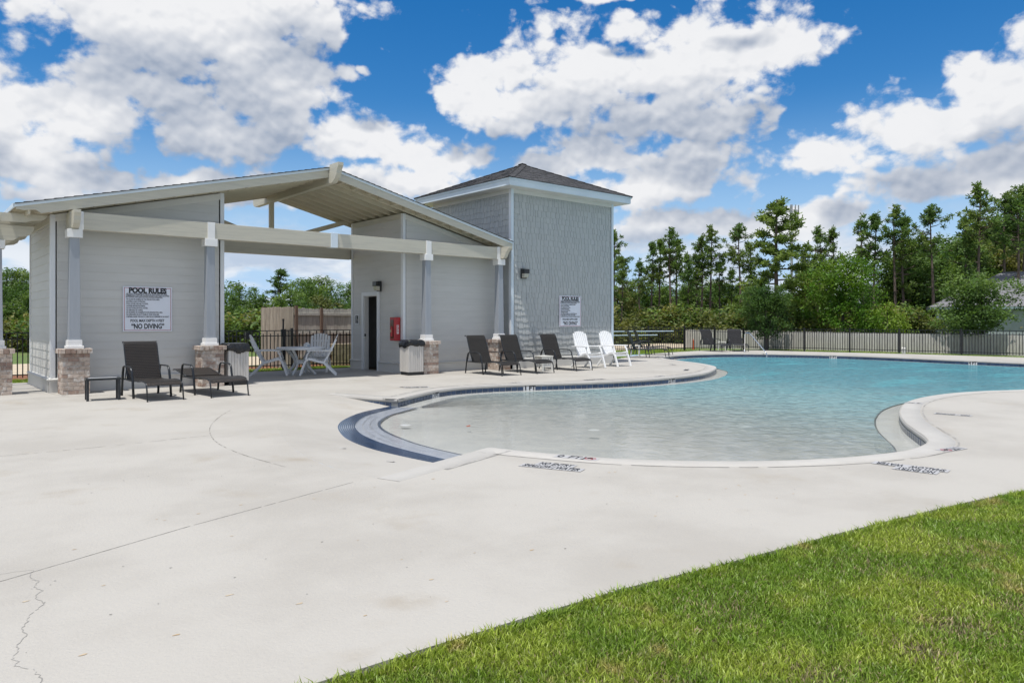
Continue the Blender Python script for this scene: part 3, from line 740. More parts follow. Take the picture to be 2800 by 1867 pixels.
def block(u0, u1, v0, v1, door=None):
    # solid-looking hollow block: four walls
    T = .12
    def wallp(name, lo, hi, axis, fr, s0, s1, topf, openings=()):
        # backing sheet as prism with openings handled by pieces
        pieces = []
        if openings:
            a, b, c, d = openings[0]
            pieces = [[(s0, 0), (a, 0), (a, 6), (s0, 6)], [(b, 0), (s1, 0), (s1, 6), (b, 6)], [(a, d), (b, d), (b, 6), (a, 6)]]
        else: pieces = [[(s0, 0), (s1, 0), (s1, 6), (s0, 6)]]
        mb = MB()
        for pc in pieces:
            for (A, B, C) in topf: pc = clip(pc, A, B, C)
            mb.prism(pc, fr, -T, 0)
        w = mb.build('wall', 'wallboard', pav)
        return w
    topu = [lincut(u0, u1)]
    front = wallp('front', 0, 0, 0, frame_uz(v0), u0, u1, topu)
    boards(frame_uz(v0), u0 + .09, u1 - .09, .30, 6, [lincut(u0, u1, .15)], front)
    back = wallp('back', 0, 0, 0, frame_uz(v1, 1), u0, u1, topu)
    for U, sg in ((u0, -1), (u1, 1)):
        hz = zw(U); op = ()
        if door and abs(U - door[0]) < .01: op = (door[1:],)
        w = wallp('side', 0, 0, 0, frame_vz(U, sg), v0, v1, [(0, 1, hz)], op)
        op2 = tuple((o[0] - .10, o[1] + .10, 0, o[3] + .09) for o in op)
        if U in (2.5, 11.04): boards(frame_vz(U, sg), v0 + .09, v1 - .09, .30, 6, [(0, 1, hz - .15)], w, op2)
        # frieze board
        MB().prism([(v0, hz - .15), (v1, hz - .15), (v1, hz), (v0, hz)], frame_vz(U, sg), .002, .024).build('frieze_board', 'beige', w)
        # skirt with sloping ledge
        for (a, b) in ([(v0 - .05, v1)] if not op else [(v0 - .05, op[0][0] - .10), (op[0][1] + .10, v1)]):
            MB().prism([(0, 0), (.055, 0), (.055, .25), (.085, .262), (.085, .278), (.0, .31)], lambda s, t, d, U=U, sg=sg: (U + sg * s, d, t), a, b).build('skirt', 'siding', w)
        for V in (v0, v1 - .09):
            MB().prism([(V, .30), (V + .09, .30), (V + .09, hz), (V, hz)], frame_vz(U, sg), .001, .026).build('corner_board', 'trimwhite', w)
    MB().prism([(0, 0), (.055, 0), (.055, .25), (.085, .262), (.085, .278), (.0, .31)], lambda s, t, d: (d, v0 - s, t), u0 - .055, u1 + .055).build('skirt', 'siding', front)
    for U in (u0 - .026, u1 - .064):
        MB().prism([(U, .30), (U + .09, .30), (U + .09, zw(U + .045)), (U, zw(U + .045))], frame_uz(v0), .001, .026).build('corner_board', 'trimwhite', front)
    k = lincut(u0, u1)
    MB().prism([(u0 + .064, zw(u0 + .064) - .15), (u1 - .064, zw(u1 - .064) - .15), (u1 - .064, zw(u1 - .064)), (u0 + .064, zw(u0 + .064))], frame_uz(v0), .002, .024).build('frieze_board', 'trim', front)
    return front
block(2.5, 6.0, 17.75, 20.8)
block(11.04, 14.55, 17.75, 20.8, door=(11.04, 19.15, 19.98, 0, 2.26))
# door casing and half-seen room beyond
dc = MB()
dc.box((11.015 - .03, 19.05, 0), (11.04, 19.15, 2.37)); dc.box((11.015 - .03, 19.98, 0), (11.04, 20.08, 2.37)); dc.box((11.015 - .03, 19.15, 2.26), (11.04, 19.98, 2.37))
dc.build('door_frame', 'trimwhite', pav)
dj = MB(); dj.box((11.03, 19.15, 0), (11.17, 19.17, 2.26)); dj.box((11.03, 19.96, 0), (11.17, 19.98, 2.26)); dj.box((11.03, 19.17, 2.24), (11.17, 19.96, 2.26)); dj.build('door_jamb', 'trim', pav)
lk_ = MB().box((11.02, 19.935, 1.02), (11.06, 19.962, 1.10)).build('door_lock', 'dark', pav); MB().tube([(11.0, 19.94, .98), (11.0, 19.86, .98)], .012, 6).build('handle', 'chrome', lk_)
MB().box((11.17, 17.88, -.0), (14.4, 20.68, .012)).build('floor', 'soil', pav)
MB().box((13.2, 17.9, .012), (13.26, 20.66, 3.2)).build('partition', 'trim', pav)
MB().box((11.17, 17.9, 3.2), (14.4, 20.66, 3.25)).build('ceiling', 'wallboard', pav)
# roof
roofp = empty('roof', '', '')
for k_ in ('label', 'category'): del roofp[k_]
roofp.parent = pav
VF, VB = 17.15, 21.3; UL, UR = 1.80, 14.62
def slopeprism(name, u0, u1, v0, v1, dz0, dz1, material, parent, bev=0, tail=None):
    poly = [(u0, zt(u0) - dz1), (u1, zt(u1) - dz1), (u1, zt(u1) - dz0), (u0, zt(u0) - dz0)]
    return MB().prism(poly, lambda s, t, d: (s, d, t), v0, v1).build(name, material, parent)
roofme = MB()
for u0, u1 in ((UL, RC), (RC, UR)):
    poly = [(u0, zt(u0) - .05), (u1, zt(u1) - .05), (u1, zt(u1) - .012), (u0, zt(u0) - .012)]
    roofme.prism(poly, lambda s, t, d: (s, d, t), VF + .03, VB - .03)
roofme.build('roof_deck', 'soffit', roofp)
# shingle courses on the pavilion roof
for side in (-1, 1):
    L = (RC - UL) if side < 0 else (UR - RC); n = int(L / .17)
    for i in range(n):
        a = RC + side * L * i / n; b = RC + side * min(L, L * (i + 1) / n + .03)
        poly = [(a, zt(a) - .012), (b, zt(b) - .012), (b, zt(b) + .012), (a, zt(a) - .004)]
        MB().prism(poly, lambda s, t, d: (s, d, t), VF - .045, VB + .045).build('shingle_course', 'roofshingle', roofp)
# rafters with scrolled tails at the left eave
def tailpoly(uend, uin, dz0, dz1):
    # board profile from the eave end inwards; underside cut in an ogee
    sl = lambda u, dz: (u, zt(u) - dz)
    return [sl(uend, dz0), sl(uend, dz0 + .06), (uend + .05, zt(uend + .05) - dz0 - .065), (uend + .12, zt(uend + .12) - dz0 - .10), (uend + .24, zt(uend + .24) - dz0 - .105), (uend + .33, zt(uend + .33) - dz0 - .12), (uend + .42, zt(uend + .42) - dz1), sl(uin, dz1), sl(uin, dz0)]
nr = 9
for i in range(nr):
    v = 17.62 + i * (VB - .12 - 17.62) / (nr - 1)
    MB().prism(tailpoly(UL + .03, RC - .07, .05, .245), lambda s, t, d: (s, d, t), v - .02, v + .02).build('rafter', 'soffit', roofp)
    slopeprism('rafter', RC + .07, UR, v - .02, v + .02, .05, .245, 'soffit', roofp)
# rake fascias front and back: beige board below a pale drip edge
for v0, v1, vd in ((VF + .005, VF + .04, VF - .022), (VB - .04, VB - .005, VB + .002)):
    MB().prism(tailpoly(UL + .02, RC - .055, .055, .258), lambda s, t, d: (s, d, t), v0, v1).build('fascia_board', 'beige', roofp)
    slopeprism('fascia_board', RC + .055, UR, v0, v1, .055, .258, 'beige', roofp)
    for a, b in ((UL - .02, RC - .055), (RC + .055, UR + .01)):
        slopeprism('drip_edge', a, b, min(vd, v0 - .027 if v0 < 19 else vd), max(v1 - .005 if v0 < 19 else vd + .02, vd), .0, .070, 'bluewhite', roofp) if v0 < 19 else slopeprism('drip_edge', a, b, vd, vd + .022, .0, .070, 'bluewhite', roofp)
# outlookers between rake board and first rafter
i = 0
for side in (-1, 1):
    L = 6.6 if side < 0 else 6.0; k = int(L / .405)
    for j in range(1, k + 1):
        u = RC + side * .405 * j
        for a, b in ((VF + .04, 17.60), (VB - .12 + .02, VB - .04)):
            MB().prism([(u - .02, zt(u - .02) - .24), (u + .02, zt(u + .02) - .24), (u + .02, zt(u + .02) - .05), (u - .02, zt(u - .02) - .05)], lambda s, t, d: (s, d, t), a, b).build('outlooker', 'soffit', roofp)
# eave drip along the left edge
MB().prism([(UL - .035, zt(UL) - .09), (UL - .012, zt(UL) - .09), (UL - .012, zt(UL) - .0), (UL - .035, zt(UL) - .0)], lambda s, t, d: (s, d, t), VF - .022, VB).build('eave_drip', 'bluewhite', roofp)
# ridge beam with scrolled ends
RBz0, RBz1 = 5.0, 5.40
ogee = [(16.62, 5.47), (16.62, 5.40), (16.70, 5.30), (16.72, 5.20), (16.80, 5.10), (16.98, 5.0), (22.15, 5.0), (22.25, 5.05), (22.3, 5.27), (21.3, 5.27), (17.12, 5.27), (17.10, 5.47)]
MB().prism(ogee, lambda s, t, d: (d, s, t), RC - .07, RC + .07).build('ridge_beam', 'beige', roofp)
MB().box((RC - .06, 20.96, 3.8), (RC + .06, 21.08, 5.0)).build('king_post', 'soffit', roofp)
for sg in (-1, 1):
    MB().obox((RC + sg * 2.52, 21.02, 4.66), (RC + sg * .06, 21.02, 3.84), .10, .14).build('brace', 'soffit', roofp)
MB().box((5.9, 20.88, 3.45), (11.1, 21.12, 3.86)).build('back_beam', 'beige', roofp)
# front beam on the columns, with straps and scrolled outriggers
fb_ = MB().box((2.74, 17.19, 3.385), (14.32, 17.41, 3.745)).build('front_beam', 'beige', pav, bevel=.004)
for (u, w) in ((5.55, .16), (8.62, .19), (11.53, .17), (2.94, .09), (14.09, .12)):
    MB().box((u - w / 2, 17.165, 3.378), (u + w / 2, 17.435, 3.755)).build('strap', 'bluewhite' if u in (8.62,) else 'whitepaint', fb_, bevel=.004)
for u in (2.82, 14.22):
    pr = [(16.83, 3.75), (16.83, 3.69), (16.875, 3.62), (16.885, 3.54), (16.93, 3.47), (17.04, 3.40), (17.76, 3.40), (17.76, 3.75)]
    if u > 10: pr = [(16.78, 3.75), (16.78, 3.70), (16.83, 3.66), (16.93, 3.56), (16.98, 3.46), (17.05, 3.40), (17.76, 3.40), (17.76, 3.75)]
    MB().prism(pr, lambda s, t, d: (d, s, t), u - .06, u + .06).build('outrigger', 'beige', pav)
# columns on brick piers
brick_m = {}
def pier(parent, cx, cy, w=.50, h=.83, seed=0, matn='brick'):
    rr = random.Random(seed); hw = w / 2
    MB().box((cx - hw + .008, cy - hw + .008, 0), (cx + hw - .008, cy + hw - .008, h + .05)).build('mortar_core', 'mortar', parent)
    nc = 10; ch = h / nc; bl = .2; D = .095
    def brick(lo, hi, mtn=None):
        key = tuple(round(b - a, 3) for a, b in zip(lo, hi))
        if key not in brick_m:
            d = key; brick_m[key] = MB().box((-d[0]/2, -d[1]/2, -d[2]/2), (d[0]/2, d[1]/2, d[2]/2)).mesh('brick', 'brick', bevel=.004)
            dm = brick_m[key].copy(); dm.materials.clear(); dm.materials.append(MAT['brickdark']); brick_m[(key, 'd')] = dm
        m = brick_m[key] if rr.random() > .28 else brick_m[(key, 'd')]
        o = link('brick', m, parent, tuple((a + b) / 2 + rr.uniform(-.0015, .0015) for a, b in zip(lo, hi)))
    for c in range(nc):
        z0, z1 = c * ch + .005, (c + 1) * ch - .005
        cuts = [0, .20, .40, w] if c % 2 else [0, .10, .30, w]
        for a, b in zip(cuts, cuts[1:]):
            if b - a < .03: continue
            # the four faces, corners shared by the face bricks
            brick((cx - hw + a + .004, cy - hw - rr.uniform(0, .003), z0), (cx - hw + b - .004, cy - hw + D, z1))
            if b < w or True:
                lo = max(a, D); hi = b
                if hi - lo > .03: brick((cx - hw - rr.uniform(0, .003), cy - hw + lo + .004, z0), (cx - hw + D, cy - hw + hi - .004, z1))
        brick((cx + hw - D, cy - hw + D + .004, z0), (cx + hw, cy + hw - .004, z1))
    # cap: soldier row standing proud
    k = 6; W2 = w + .09; q = W2 / k
    for i in range(k):
        a = cx - W2 / 2 + i * q
        brick((a + .004, cy - W2 / 2, h + .003), (a + q - .004, cy - W2 / 2 + .1, h + .098))
        if 0 < i: brick((cx - W2 / 2, cy - W2 / 2 + i * q + .004, h + .003), (cx - W2 / 2 + .1, cy - W2 / 2 + (i + 1) * q - .004, h + .098))
        if 0 < i: brick((cx + W2 / 2 - .1, cy - W2 / 2 + i * q + .004, h + .003), (cx + W2 / 2, cy - W2 / 2 + (i + 1) * q - .004, h + .098))
    MB().box((cx - W2 / 2 + .09, cy - W2 / 2 + .09, h + .003), (cx + W2 / 2 - .09, cy + W2 / 2 - .02, h + .094)).build('cap_core', 'mortar', parent)
def column(parent, cx, cy, ztop, seed):
    c = bpy.data.objects.new('column', None); COL.objects.link(c); c.parent = parent
    pier(c, cx, cy, seed=seed)
    MB().box((cx - .155, cy - .155, .93), (cx + .155, cy + .155, .985)).build('base_block', 'whitepaint', c, bevel=.004)
    MB().box((cx - .13, cy - .13, .985), (cx + .13, cy + .13, 1.10)).build('base_block', 'whitepaint', c, bevel=.004)
    a, b = .105, .088
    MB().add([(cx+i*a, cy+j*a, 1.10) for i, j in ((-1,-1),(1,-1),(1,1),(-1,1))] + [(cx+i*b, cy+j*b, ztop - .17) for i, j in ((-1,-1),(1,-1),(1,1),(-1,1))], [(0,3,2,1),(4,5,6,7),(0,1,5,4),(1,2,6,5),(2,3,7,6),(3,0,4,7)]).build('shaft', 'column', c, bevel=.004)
    MB().box((cx - .138, cy - .138, ztop - .175), (cx + .138, cy + .138, ztop - .002)).build('capital', 'whitepaint', c, bevel=.004)
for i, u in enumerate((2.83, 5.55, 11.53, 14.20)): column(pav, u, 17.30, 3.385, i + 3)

# things on the breezeway wall
def lamp(label, loc, rz):
    o = empty('wall_lamp', label, 'wall lamp', loc, rz)     # local: -Y is outwards
    MB().box((-.11, -.05, -.16), (.11, 0, .15)).build('back_plate', 'dark', o, bevel=.006)
    MB().prism([(-.05, .15), (-.19, .135), (-.19, 0), (-.05, 0)], lambda s, t, d: (d, s, t), -.11, .11).build('hood', 'dark', o, bevel=.006)
    MB().prism([(-.05, -.002), (-.175, -.002), (-.15, -.12), (-.05, -.14)], lambda s, t, d: (d, s, t), -.095, .095).build('glass_shade', 'lampglass', o, bevel=.006)
    return o
lamp('black wall pack lamp above the restroom doorway', (11.02, 19.03, 2.53), -R(90))
lamp('black wall pack lamp on the shingled tower front', (15.16, 17.27, 2.99), 0)
fx = empty('extinguisher_cabinet', 'red fire extinguisher cabinet with white FIRE label on breezeway wall', 'fire cabinet', (11.012, 17.98, .93))
MB().box((-.20, -.13, 0), (0, .13, .67)).build('case', 'red', fx, bevel=.012)
MB().box((-.208, -.085, .07), (-.201, .085, .60)).build('window', 'glassred', fx)
MB().tube([(-.21, .0, .12), (-.21, .0, .36), (-.21, .0, .42)], [.035, .035, .012], 8).build('extinguisher', 'red', fx)
MB().box((-.248, -.03, .24), (-.244, .03, .32)).build('tag', 'gold', fx)
MB().box((-.125, -.136, .20), (-.06, -.1305, .45)).build('label_plate', 'whitepaint', fx, bevel=.002)
fm = [text(ch, .07, 'ink', fx, 'c', Matrix.Translation((-.11, -.1375, .395 - .055 * i)) @ Matrix.Rotation(R(90), 4, 'X'), width=.035, bold=.004) for i, ch in enumerate('FIRE')]
joinmesh('lettering', fm, 'signred', fx)
ds = empty('restroom_sign', 'small dark accessible restroom sign with white border beside doorway', 'sign', (11.018, 20.42, 1.38))
MB().box((-.008, -.12, 0), (0, .12, .31)).build('plate', 'whitepaint', ds); MB().box((-.012, -.085, .035), (-.008, .085, .285)).build('panel', 'ink', ds)
wm = MB(); k = 12
cx, cz = 0, .15
for i in range(9):
    a, b = R(150 + i * 26), R(150 + (i + 1) * 26); wm.obox((-.0135, .04 * math.cos(a), cz + .04 * math.sin(a)), (-.0135, .04 * math.cos(b), cz + .04 * math.sin(b)), .003, .010)
wm.obox((-.0135, .01, .16), (-.0135, .015, .235), .003, .014); wm.obox((-.0135, .01, .165), (-.0135, -.03, .165), .003, .012); wm.obox((-.0135, -.03, .165), (-.0135, -.05, .12), .003, .012); wm.box((-.015, .0, .24), (-.012, .026, .265))
wm.box((-.0145, -.05, .055), (-.0125, .05, .07))
wm.build('wheelchair_symbol', 'whitepaint', ds)
mr = empty('wall_mirror', 'dark mirror with thin pale gold frame inside the restroom', 'mirror', (13.19, 20.0, 1.2))
MB().box((-.03, -.42, -.05), (0, .35, .95)).build('frame', 'gold', mr); MB().box((-.04, -.38, -.02), (-.03, .31, .92)).build('glass', 'mirror', mr)
sk = empty('sink', 'white wall hung basin seen through the restroom doorway', 'sink', (13.0, 19.8, .7))
MB().box((-.3, -.45, 0), (.18, .45, .14)).build('basin', 'plastic', sk, bevel=.03); MB().tube([(.1, 0, .14), (.1, 0, .26), (.0, 0, .28)], .014, 8).build('tap', 'chrome', sk); MB().tube([(.05, 0, 0), (.05, 0, -.3)], .025, 8).build('waste_pipe', 'grout', sk)

# pool rules signs
RULES = ["\u00b7 NO FOOD OR BEVERAGES IN THE POOL OR ON POOL WET DECK.", "COMMERCIALLY BOTTLED WATER IN PLASTIC BOTTLES IS ALLOWED", "ON THE POOL WET DECK FOR POOL PATRON HYDRATION.",
         "\u00b7 NO GLASS OR ANIMALS IN THE FENCED POOL AREA.", "\u00b7 BATHING LOAD 33 PERSONS.", "\u00b7 POOL HOURS: 9:00 A.M. TO DUSK.", "\u00b7 SHOWER BEFORE ENTERING.", "\u00b7 DO NOT SWALLOW POOL WATER.",
         "\u00b7 NO SMOKING OR VAPING.", "\u00b7 NO RUNNING OR HORSEPLAY IN OR AROUND POOL AREA.", "\u00b7 NO LIFEGUARD ON DUTY SWIM AT YOUR OWN RISK.", "\u00b7 CHILDREN UNDER THE AGE OF 12 MUST BE ACCOMPANIED BY AN ADULT."]
WID = [.86, .90, .76, .70, .40, .46, .40, .45, .35, .76, .69, .90]
def rules(label, loc, w, h):
    o = empty('pool_rules_sign', label, 'sign', loc)
    MB().box((0, -.012, 0), (w, 0, h)).build('plate', 'signwhite', o, bevel=.004)
    mb = MB(); e = .025
    for a, b in (((e, e), (w-e, e+.010)), ((e, h-e-.010), (w-e, h-e)), ((e, e), (e+.010, h-e)), ((w-e-.010, e), (w-e, h-e))):
        mb.box((a[0], -.0145, a[1]), (b[0], -.0122, b[1]))
    mb.build('border', 'signred', o)
    ms_ = []
    up = Matrix.Rotation(R(90), 4, 'X')
    def line(txt, x, z, wid, size, bold): ms_.append(text(txt, size, 'ink', o, 'l', Matrix.Translation((x, -.0142, z)) @ up, width=wid, bold=bold))
    kw = w / 1.02; kh = h / 1.0
    line('POOL RULES', .12*kw, .862*kh, .78*kw, .158*kh, .009)
    zs = [.822, .785, .748, .700, .652, .604, .556, .508, .460, .412, .364, .316]
    for tx, wd, z in zip(RULES, WID, zs): line(tx, .055*kw, z*kh, wd*kw, .045*kh, .0010)
    line('POOL MAX DEPTH 4 FEET', .15*kw, .215*kh, .70*kw, .082*kh, .002)
    line('\u201cNO DIVING\u201d', .17*kw, .065*kh, .68*kw, .155*kh, .005)
    joinmesh('lettering', ms_, 'ink', o)
    return o
rules('square white POOL RULES sign on the left pavilion wall', (3.83, 17.725, 1.26), 1.02, 1.0)
rules('taller white POOL RULES sign on the shingled tower wall', (16.74, 17.27, 1.30), 1.03, 1.03)

# ------------------------------------------------------------------ tower
tw = empty('shingled_tower', 'square pale blue grey shingled tower with dark hipped roof', 'tower building', (0, 0, 0))
TU0, TU1, TV0, TV1, TZ = 14.70, 19.39, 17.30, 21.6, 5.62
tb = MB().box((TU0, TV0, 0), (TU1, TV1, TZ)).build('wall', 'wallboard', tw)
def shingles(fr, s0, s1, z0, z1, parent, limit, stuff, seed, cond=lambda s, z: True):
    rr = random.Random(seed); ex = .188; z = z0; cnt_ = 0; keep = []
    while z < z1:
        s = s0
        while s < s1 - .02:
            w = rr.choice((.10, .13, .155, .18, .21)); e = min(s1, s + w); dr = rr.choice((0, 0, .012, .026, .036))
            if s1 - e < .05: e = s1
            if e - s > .03: keep.append((s + .0055, e - .0055, z - dr, min(z1, z + ex + .02), z))
            s = e
        z += ex
    keep = [k for k in keep if cond(k[0], k[3])]
    for i, (a, b, c, d, z) in enumerate(keep):
        poly = [(a, c), (b, c), (b, d), (a, d)]
        f = lambda s, t, zz=c, dd=d: .021 - .017 * (t - zz) / (dd - zz)
        if i < limit: MB().prism(poly, fr, 0, f).build('shingle', 'shingle', parent)
        else: stuff.prism(poly, fr, 0, f)
st_ = MB()
shingles(frame_uz(TV0), TU0 + .10, TU1 - .10, .36, TZ - .12, tb, 300, st_, 1)
# left flank: hidden below the pavilion roof except close to the corner
shingles(frame_vz(TU0), TV0 + .10, TV1, .36, TZ - .12, tb, 0, st_, 2, cond=lambda s, z: s < 17.7 or z > 3.7)
st_.build('shingle', 'shinglest', tb, kind='stuff')
MB().prism([(0, 0), (.05, 0), (.05, .30), (.0, .34)], lambda s, t, d: (d, TV0 - s, t), TU0 - .05, TU1 + .05).build('skirt', 'siding', tb)
MB().prism([(0, 0), (.05, 0), (.05, .30), (.0, .34)], lambda s, t, d: (TU0 - s, d, t), TV0 - .05, 17.6).build('skirt', 'siding', tb)
MB().prism([(0, 0), (.05, 0), (.05, .30), (.0, .34)], lambda s, t, d: (TU1 + s, d, t), TV0 - .05, TV1).build('skirt', 'siding', tb)
for u in (TU0 - .032, TU1 - .068):
    MB().box((u, TV0 - .034, .34), (u + .10, TV0 - .002, TZ)).build('corner_board', 'bluewhite', tb)
MB().box((TU0 - .034, TV0 - .002, .34), (TU0 - .001, TV0 + .09, TZ)).build('corner_board', 'trimwhite', tb)
MB().box((TU1 + .001, TV0 - .002, .34), (TU1 + .034, TV0 + .09, TZ)).build('corner_board', 'trimwhite', tb)
MB().box((TU0 + .068, TV0 - .03, TZ - .12), (TU1 - .068, TV0 - .002, TZ)).build('frieze_board', 'trim', tb)
MB().box((TU0 - .03, TV0 + .09, TZ - .12), (TU0 - .001, TV1, TZ)).build('frieze_board', 'trim', tb)
OH = .46; E0, E1, G0, G1 = TU0 - OH, TU1 + OH, TV0 - OH, TV1 + OH
MB().box((E0 + .03, G0 + .03, TZ), (E1 - .03, G1 - .03, TZ + .02)).build('soffit', 'trim', tw)
fs = MB()
def fasc(zlo, zhi, o, mtn, nm):
    mb = MB()
    mb.box((E0 - o, G0 - o, zlo), (E1 + o, G0 + .03 - o, zhi)); mb.box((E0 - o, G1 - .03 + o, zlo), (E1 + o, G1 + o, zhi))
    mb.box((E0 - o, G0 + .03 - o, zlo), (E0 + .03 - o, G1 - .03 + o, zhi)); mb.box((E1 - .03 + o, G0 + .03 - o, zlo), (E1 + o, G1 - .03 + o, zhi))
    mb.build(nm, mtn, tw)
fasc(TZ + .02 - .005, TZ + .20, 0, 'bluewhite', 'fascia_board'); fasc(TZ + .185, TZ + .245, .025, 'bluewhite', 'drip_edge')
AP = ((E0 + E1) / 2, (G0 + G1) / 2, 7.05); RZ = TZ + .245
troof = bpy.data.objects.new('roof', None); COL.objects.link(troof); troof.parent = tw
O2 = .05
cs = [(E0 - O2, G0 - O2), (E1 + O2, G0 - O2), (E1 + O2, G1 + O2), (E0 - O2, G1 + O2)]
for q in range(4):
    a = Vector((*cs[q], RZ)); b = Vector((*cs[(q + 1) % 4], RZ)); c = Vector(AP); nrm = (b - a).cross(c - a).normalized()
    n = 17
    for i in range(n):
        k0 = i / n; k1 = min(1, (i + 1) / n + .012)
        # split the front and left courses in staggered tabs
        p0, p1 = a.lerp(c, k0), b.lerp(c, k0); p2, p3 = b.lerp(c, k1), a.lerp(c, k1)
        L = (p1 - p0).length; cuts = [0]
        rr = random.Random(q * 100 + i); x = rr.uniform(.1, .3)
        if q in (0, 3):
            while x < L - .1: cuts.append(x / L); x += rr.uniform(.22, .42)
        cuts.append(1)
        mb = MB()
        for u0, u1 in zip(cuts, cuts[1:]):
            h0 = .012 + rr.choice((0, .006)); u0_ = u0 + .003 / L * 0; 
            A_, B_ = p0.lerp(p1, u0), p0.lerp(p1, u1); C_2, D_ = p3.lerp(p2, u1), p3.lerp(p2, u0)
            mb.add([A_ + nrm * h0, B_ + nrm * h0, C_2 + nrm * .003, D_ + nrm * .003, A_, B_, C_2, D_], [(0,1,2,3),(0,4,5,1),(1,5,6,2),(2,6,7,3),(3,7,4,0)])
        mb.build('shingle_course', 'roofshingle', troof)
for q in range(4):   # hip caps
    a = Vector((*cs[q], RZ + .012)); c = Vector(AP) + Vector((0, 0, .012)); n = 14
    for i in range(n):
        p = a.lerp(c, i / n); r_ = a.lerp(c, (i + 1) / n + .02); d = (r_ - p).normalized(); sd = d.cross(Vector((0, 0, 1))).normalized() * .15
        MB().add([p + Vector((0, 0, .022)), p - sd - Vector((0, 0, .022)), r_ - sd - Vector((0, 0, .035)), r_ + Vector((0, 0, .008)), r_ + sd - Vector((0, 0, .035)), p + sd - Vector((0, 0, .022))], [(0, 1, 2, 3), (0, 3, 4, 5)]).build('hip_cap', 'roofshingle', troof)

# ------------------------------------------------------------------ pergola at the left edge
pg = empty('pergola', 'beige pergola with scrolled beam ends on brick pier left of pavilion', 'pergola', (0, 0, 0))
column(pg, 1.58, 18.05, 3.14, 41)
def scroll(u0, u1, v, w, z0, z1, mtn='beige', name='rafter'):
    # board along U with the right-hand end cut in an ogee
    h = z1 - z0
    pr = [(u0, z0), (u1 - .45, z0), (u1 - .36, z0 + .02 * h), (u1 - .25, z0 + .30 * h), (u1 - .12, z0 + .36 * h), (u1 - .05, z0 + .5 * h), (u1, z0 + .85 * h), (u1, z1), (u0, z1)]
    MB().prism(pr, lambda s, t, d: (s, d, t), v - w / 2, v + w / 2).build(name, mtn, pg)
scroll(-3.0, 2.22, 18.0, .10, 3.14, 3.45, name='beam'); scroll(-3.0, 2.22, 18.9, .06, 3.16, 3.40, name='beam'); scroll(-3.0, 2.22, 20.2, .10, 3.14, 3.45, name='beam')
for v, ue in ((17.62, 2.40), (18.12, 2.40), (18.62, 2.40), (19.12, 2.40), (19.62, 2.40), (20.12, 2.40)):
    scroll(-3.0, ue, v, .055, 3.49, 3.66)
MB().box((1.5, 17.5, 3.45), (1.58, 20.6, 3.60)).build('purlin', 'beige', pg)
# small lattice trellis standing left of the pavilion flank
# ------------------------------------------------------------------ furniture
def arch(y0, y1, h, lean, x, r=.016, n=6):
    pts = [(x, y0, 0), (x, y0 - lean * .8, h * .78)]
    for i in range(n + 1):
        a = math.pi / 2 * i / n; pts.append((x, (y0 - lean - .10) + .10 * math.cos(a) - .0, h - .10 + .10 * math.sin(a)))
    for i in range(n + 1):
        a = math.pi / 2 * i / n; pts.append((x, (y1 + lean + .16) - .16 * math.sin(a), h - .16 + .16 * math.cos(a)))
    pts += [(x, y1 + lean * .5, h * .5), (x, y1, 0)]
    return pts
def slabpath(path, w, th):
    # path of (y,z); returns MB slab of width w
    mb = MB(); n = len(path)
    P = [Vector((0, y, z)) for y, z in path]; vs = []
    for i in range(n):
        d = (P[min(n-1, i+1)] - P[max(0, i-1)]).normalized(); nn = Vector((0, -d.z, d.y)) * th / 2
        vs += [P[i] + nn + Vector((-w/2, 0, 0)), P[i] + nn + Vector((w/2, 0, 0)), P[i] - nn + Vector((w/2, 0, 0)), P[i] - nn + Vector((-w/2, 0, 0))]
    fs = [(0, 1, 2, 3), ((n-1)*4+3, (n-1)*4+2, (n-1)*4+1, (n-1)*4)]
    for i in range(n-1):
        for j in range(4): fs.append((i*4+j, i*4+(j+1)%4, (i+1)*4+(j+1)%4, (i+1)*4+j))
    return mb.add(vs, fs)
def chaise(label, loc, rz, slingm='sling', flat=False, group=None, w=.70):
    o = empty('chaise_lounge', label, 'chaise lounge', loc, rz, group)
    hw = w / 2
    seat = [(-.20, .335), (-.45, .325), (-.7, .33), (-.9, .345), (-1.08, .365), (-1.25, .365), (-1.40, .355), (-1.50, .33), (-1.545, .29)]
    slabpath(seat, w - .03, .012).build('seat', slingm, o, smooth_=False)
    if flat: bk = [(-.22, .35), (0, .385), (.2, .42), (.40, .455), (.50, .465), (.56, .44)]
    else: bk = [(-.27, .345), (-.20, .50), (-.13, .68), (-.06, .86), (-.02, .98), (.01, 1.04), (.05, 1.075), (.10, 1.06)]
    slabpath(bk, w - .04, .012).build('backrest', slingm, o)
    for sx in (-1, 1):
        x = sx * hw
        MB().tube([(x - sx*.012, y, z) for y, z in [(-.05, .335)] + seat[:-1]] + [(x - sx*.012, -1.53, .30), (x - sx*.012, -1.56, .22), (x - sx*.012, -1.60, 0)], .015, 6).build('leg', 'frame', o, smooth_=True)
        MB().tube([(x - sx*.02, y, z) for y, z in bk], .013, 6).build('back_rail', 'frame', o, smooth_=True)
        MB().tube(arch(.02, -.80, .60, .10, x + sx*.012), .0155, 6, rx=1.5).build('armrest', 'frame', o, smooth_=True)
    if not flat:
        for sx in (-1, 1): MB().tube([(sx*(hw-.05), -.10, .72 * .9), (sx*(hw-.05), .02, .33)], .009, 5).build('prop', 'frame', o)
    MB().tube([(-hw, -.02, .335), (hw, -.02, .335)], .012, 6).build('crossbar', 'frame', o)
    MB().tube([(-hw, -1.0, .34), (hw, -1.0, .34)], .010, 6).build('crossbar', 'frame', o)
    return o
G1_ = 'dark chaise lounges set out round the pool'
ch1 = chaise('dark wicker chaise with raised back left of the reclined one', (3.82, 16.16, 0), R(2), 'wicker', group=G1_, w=.66)
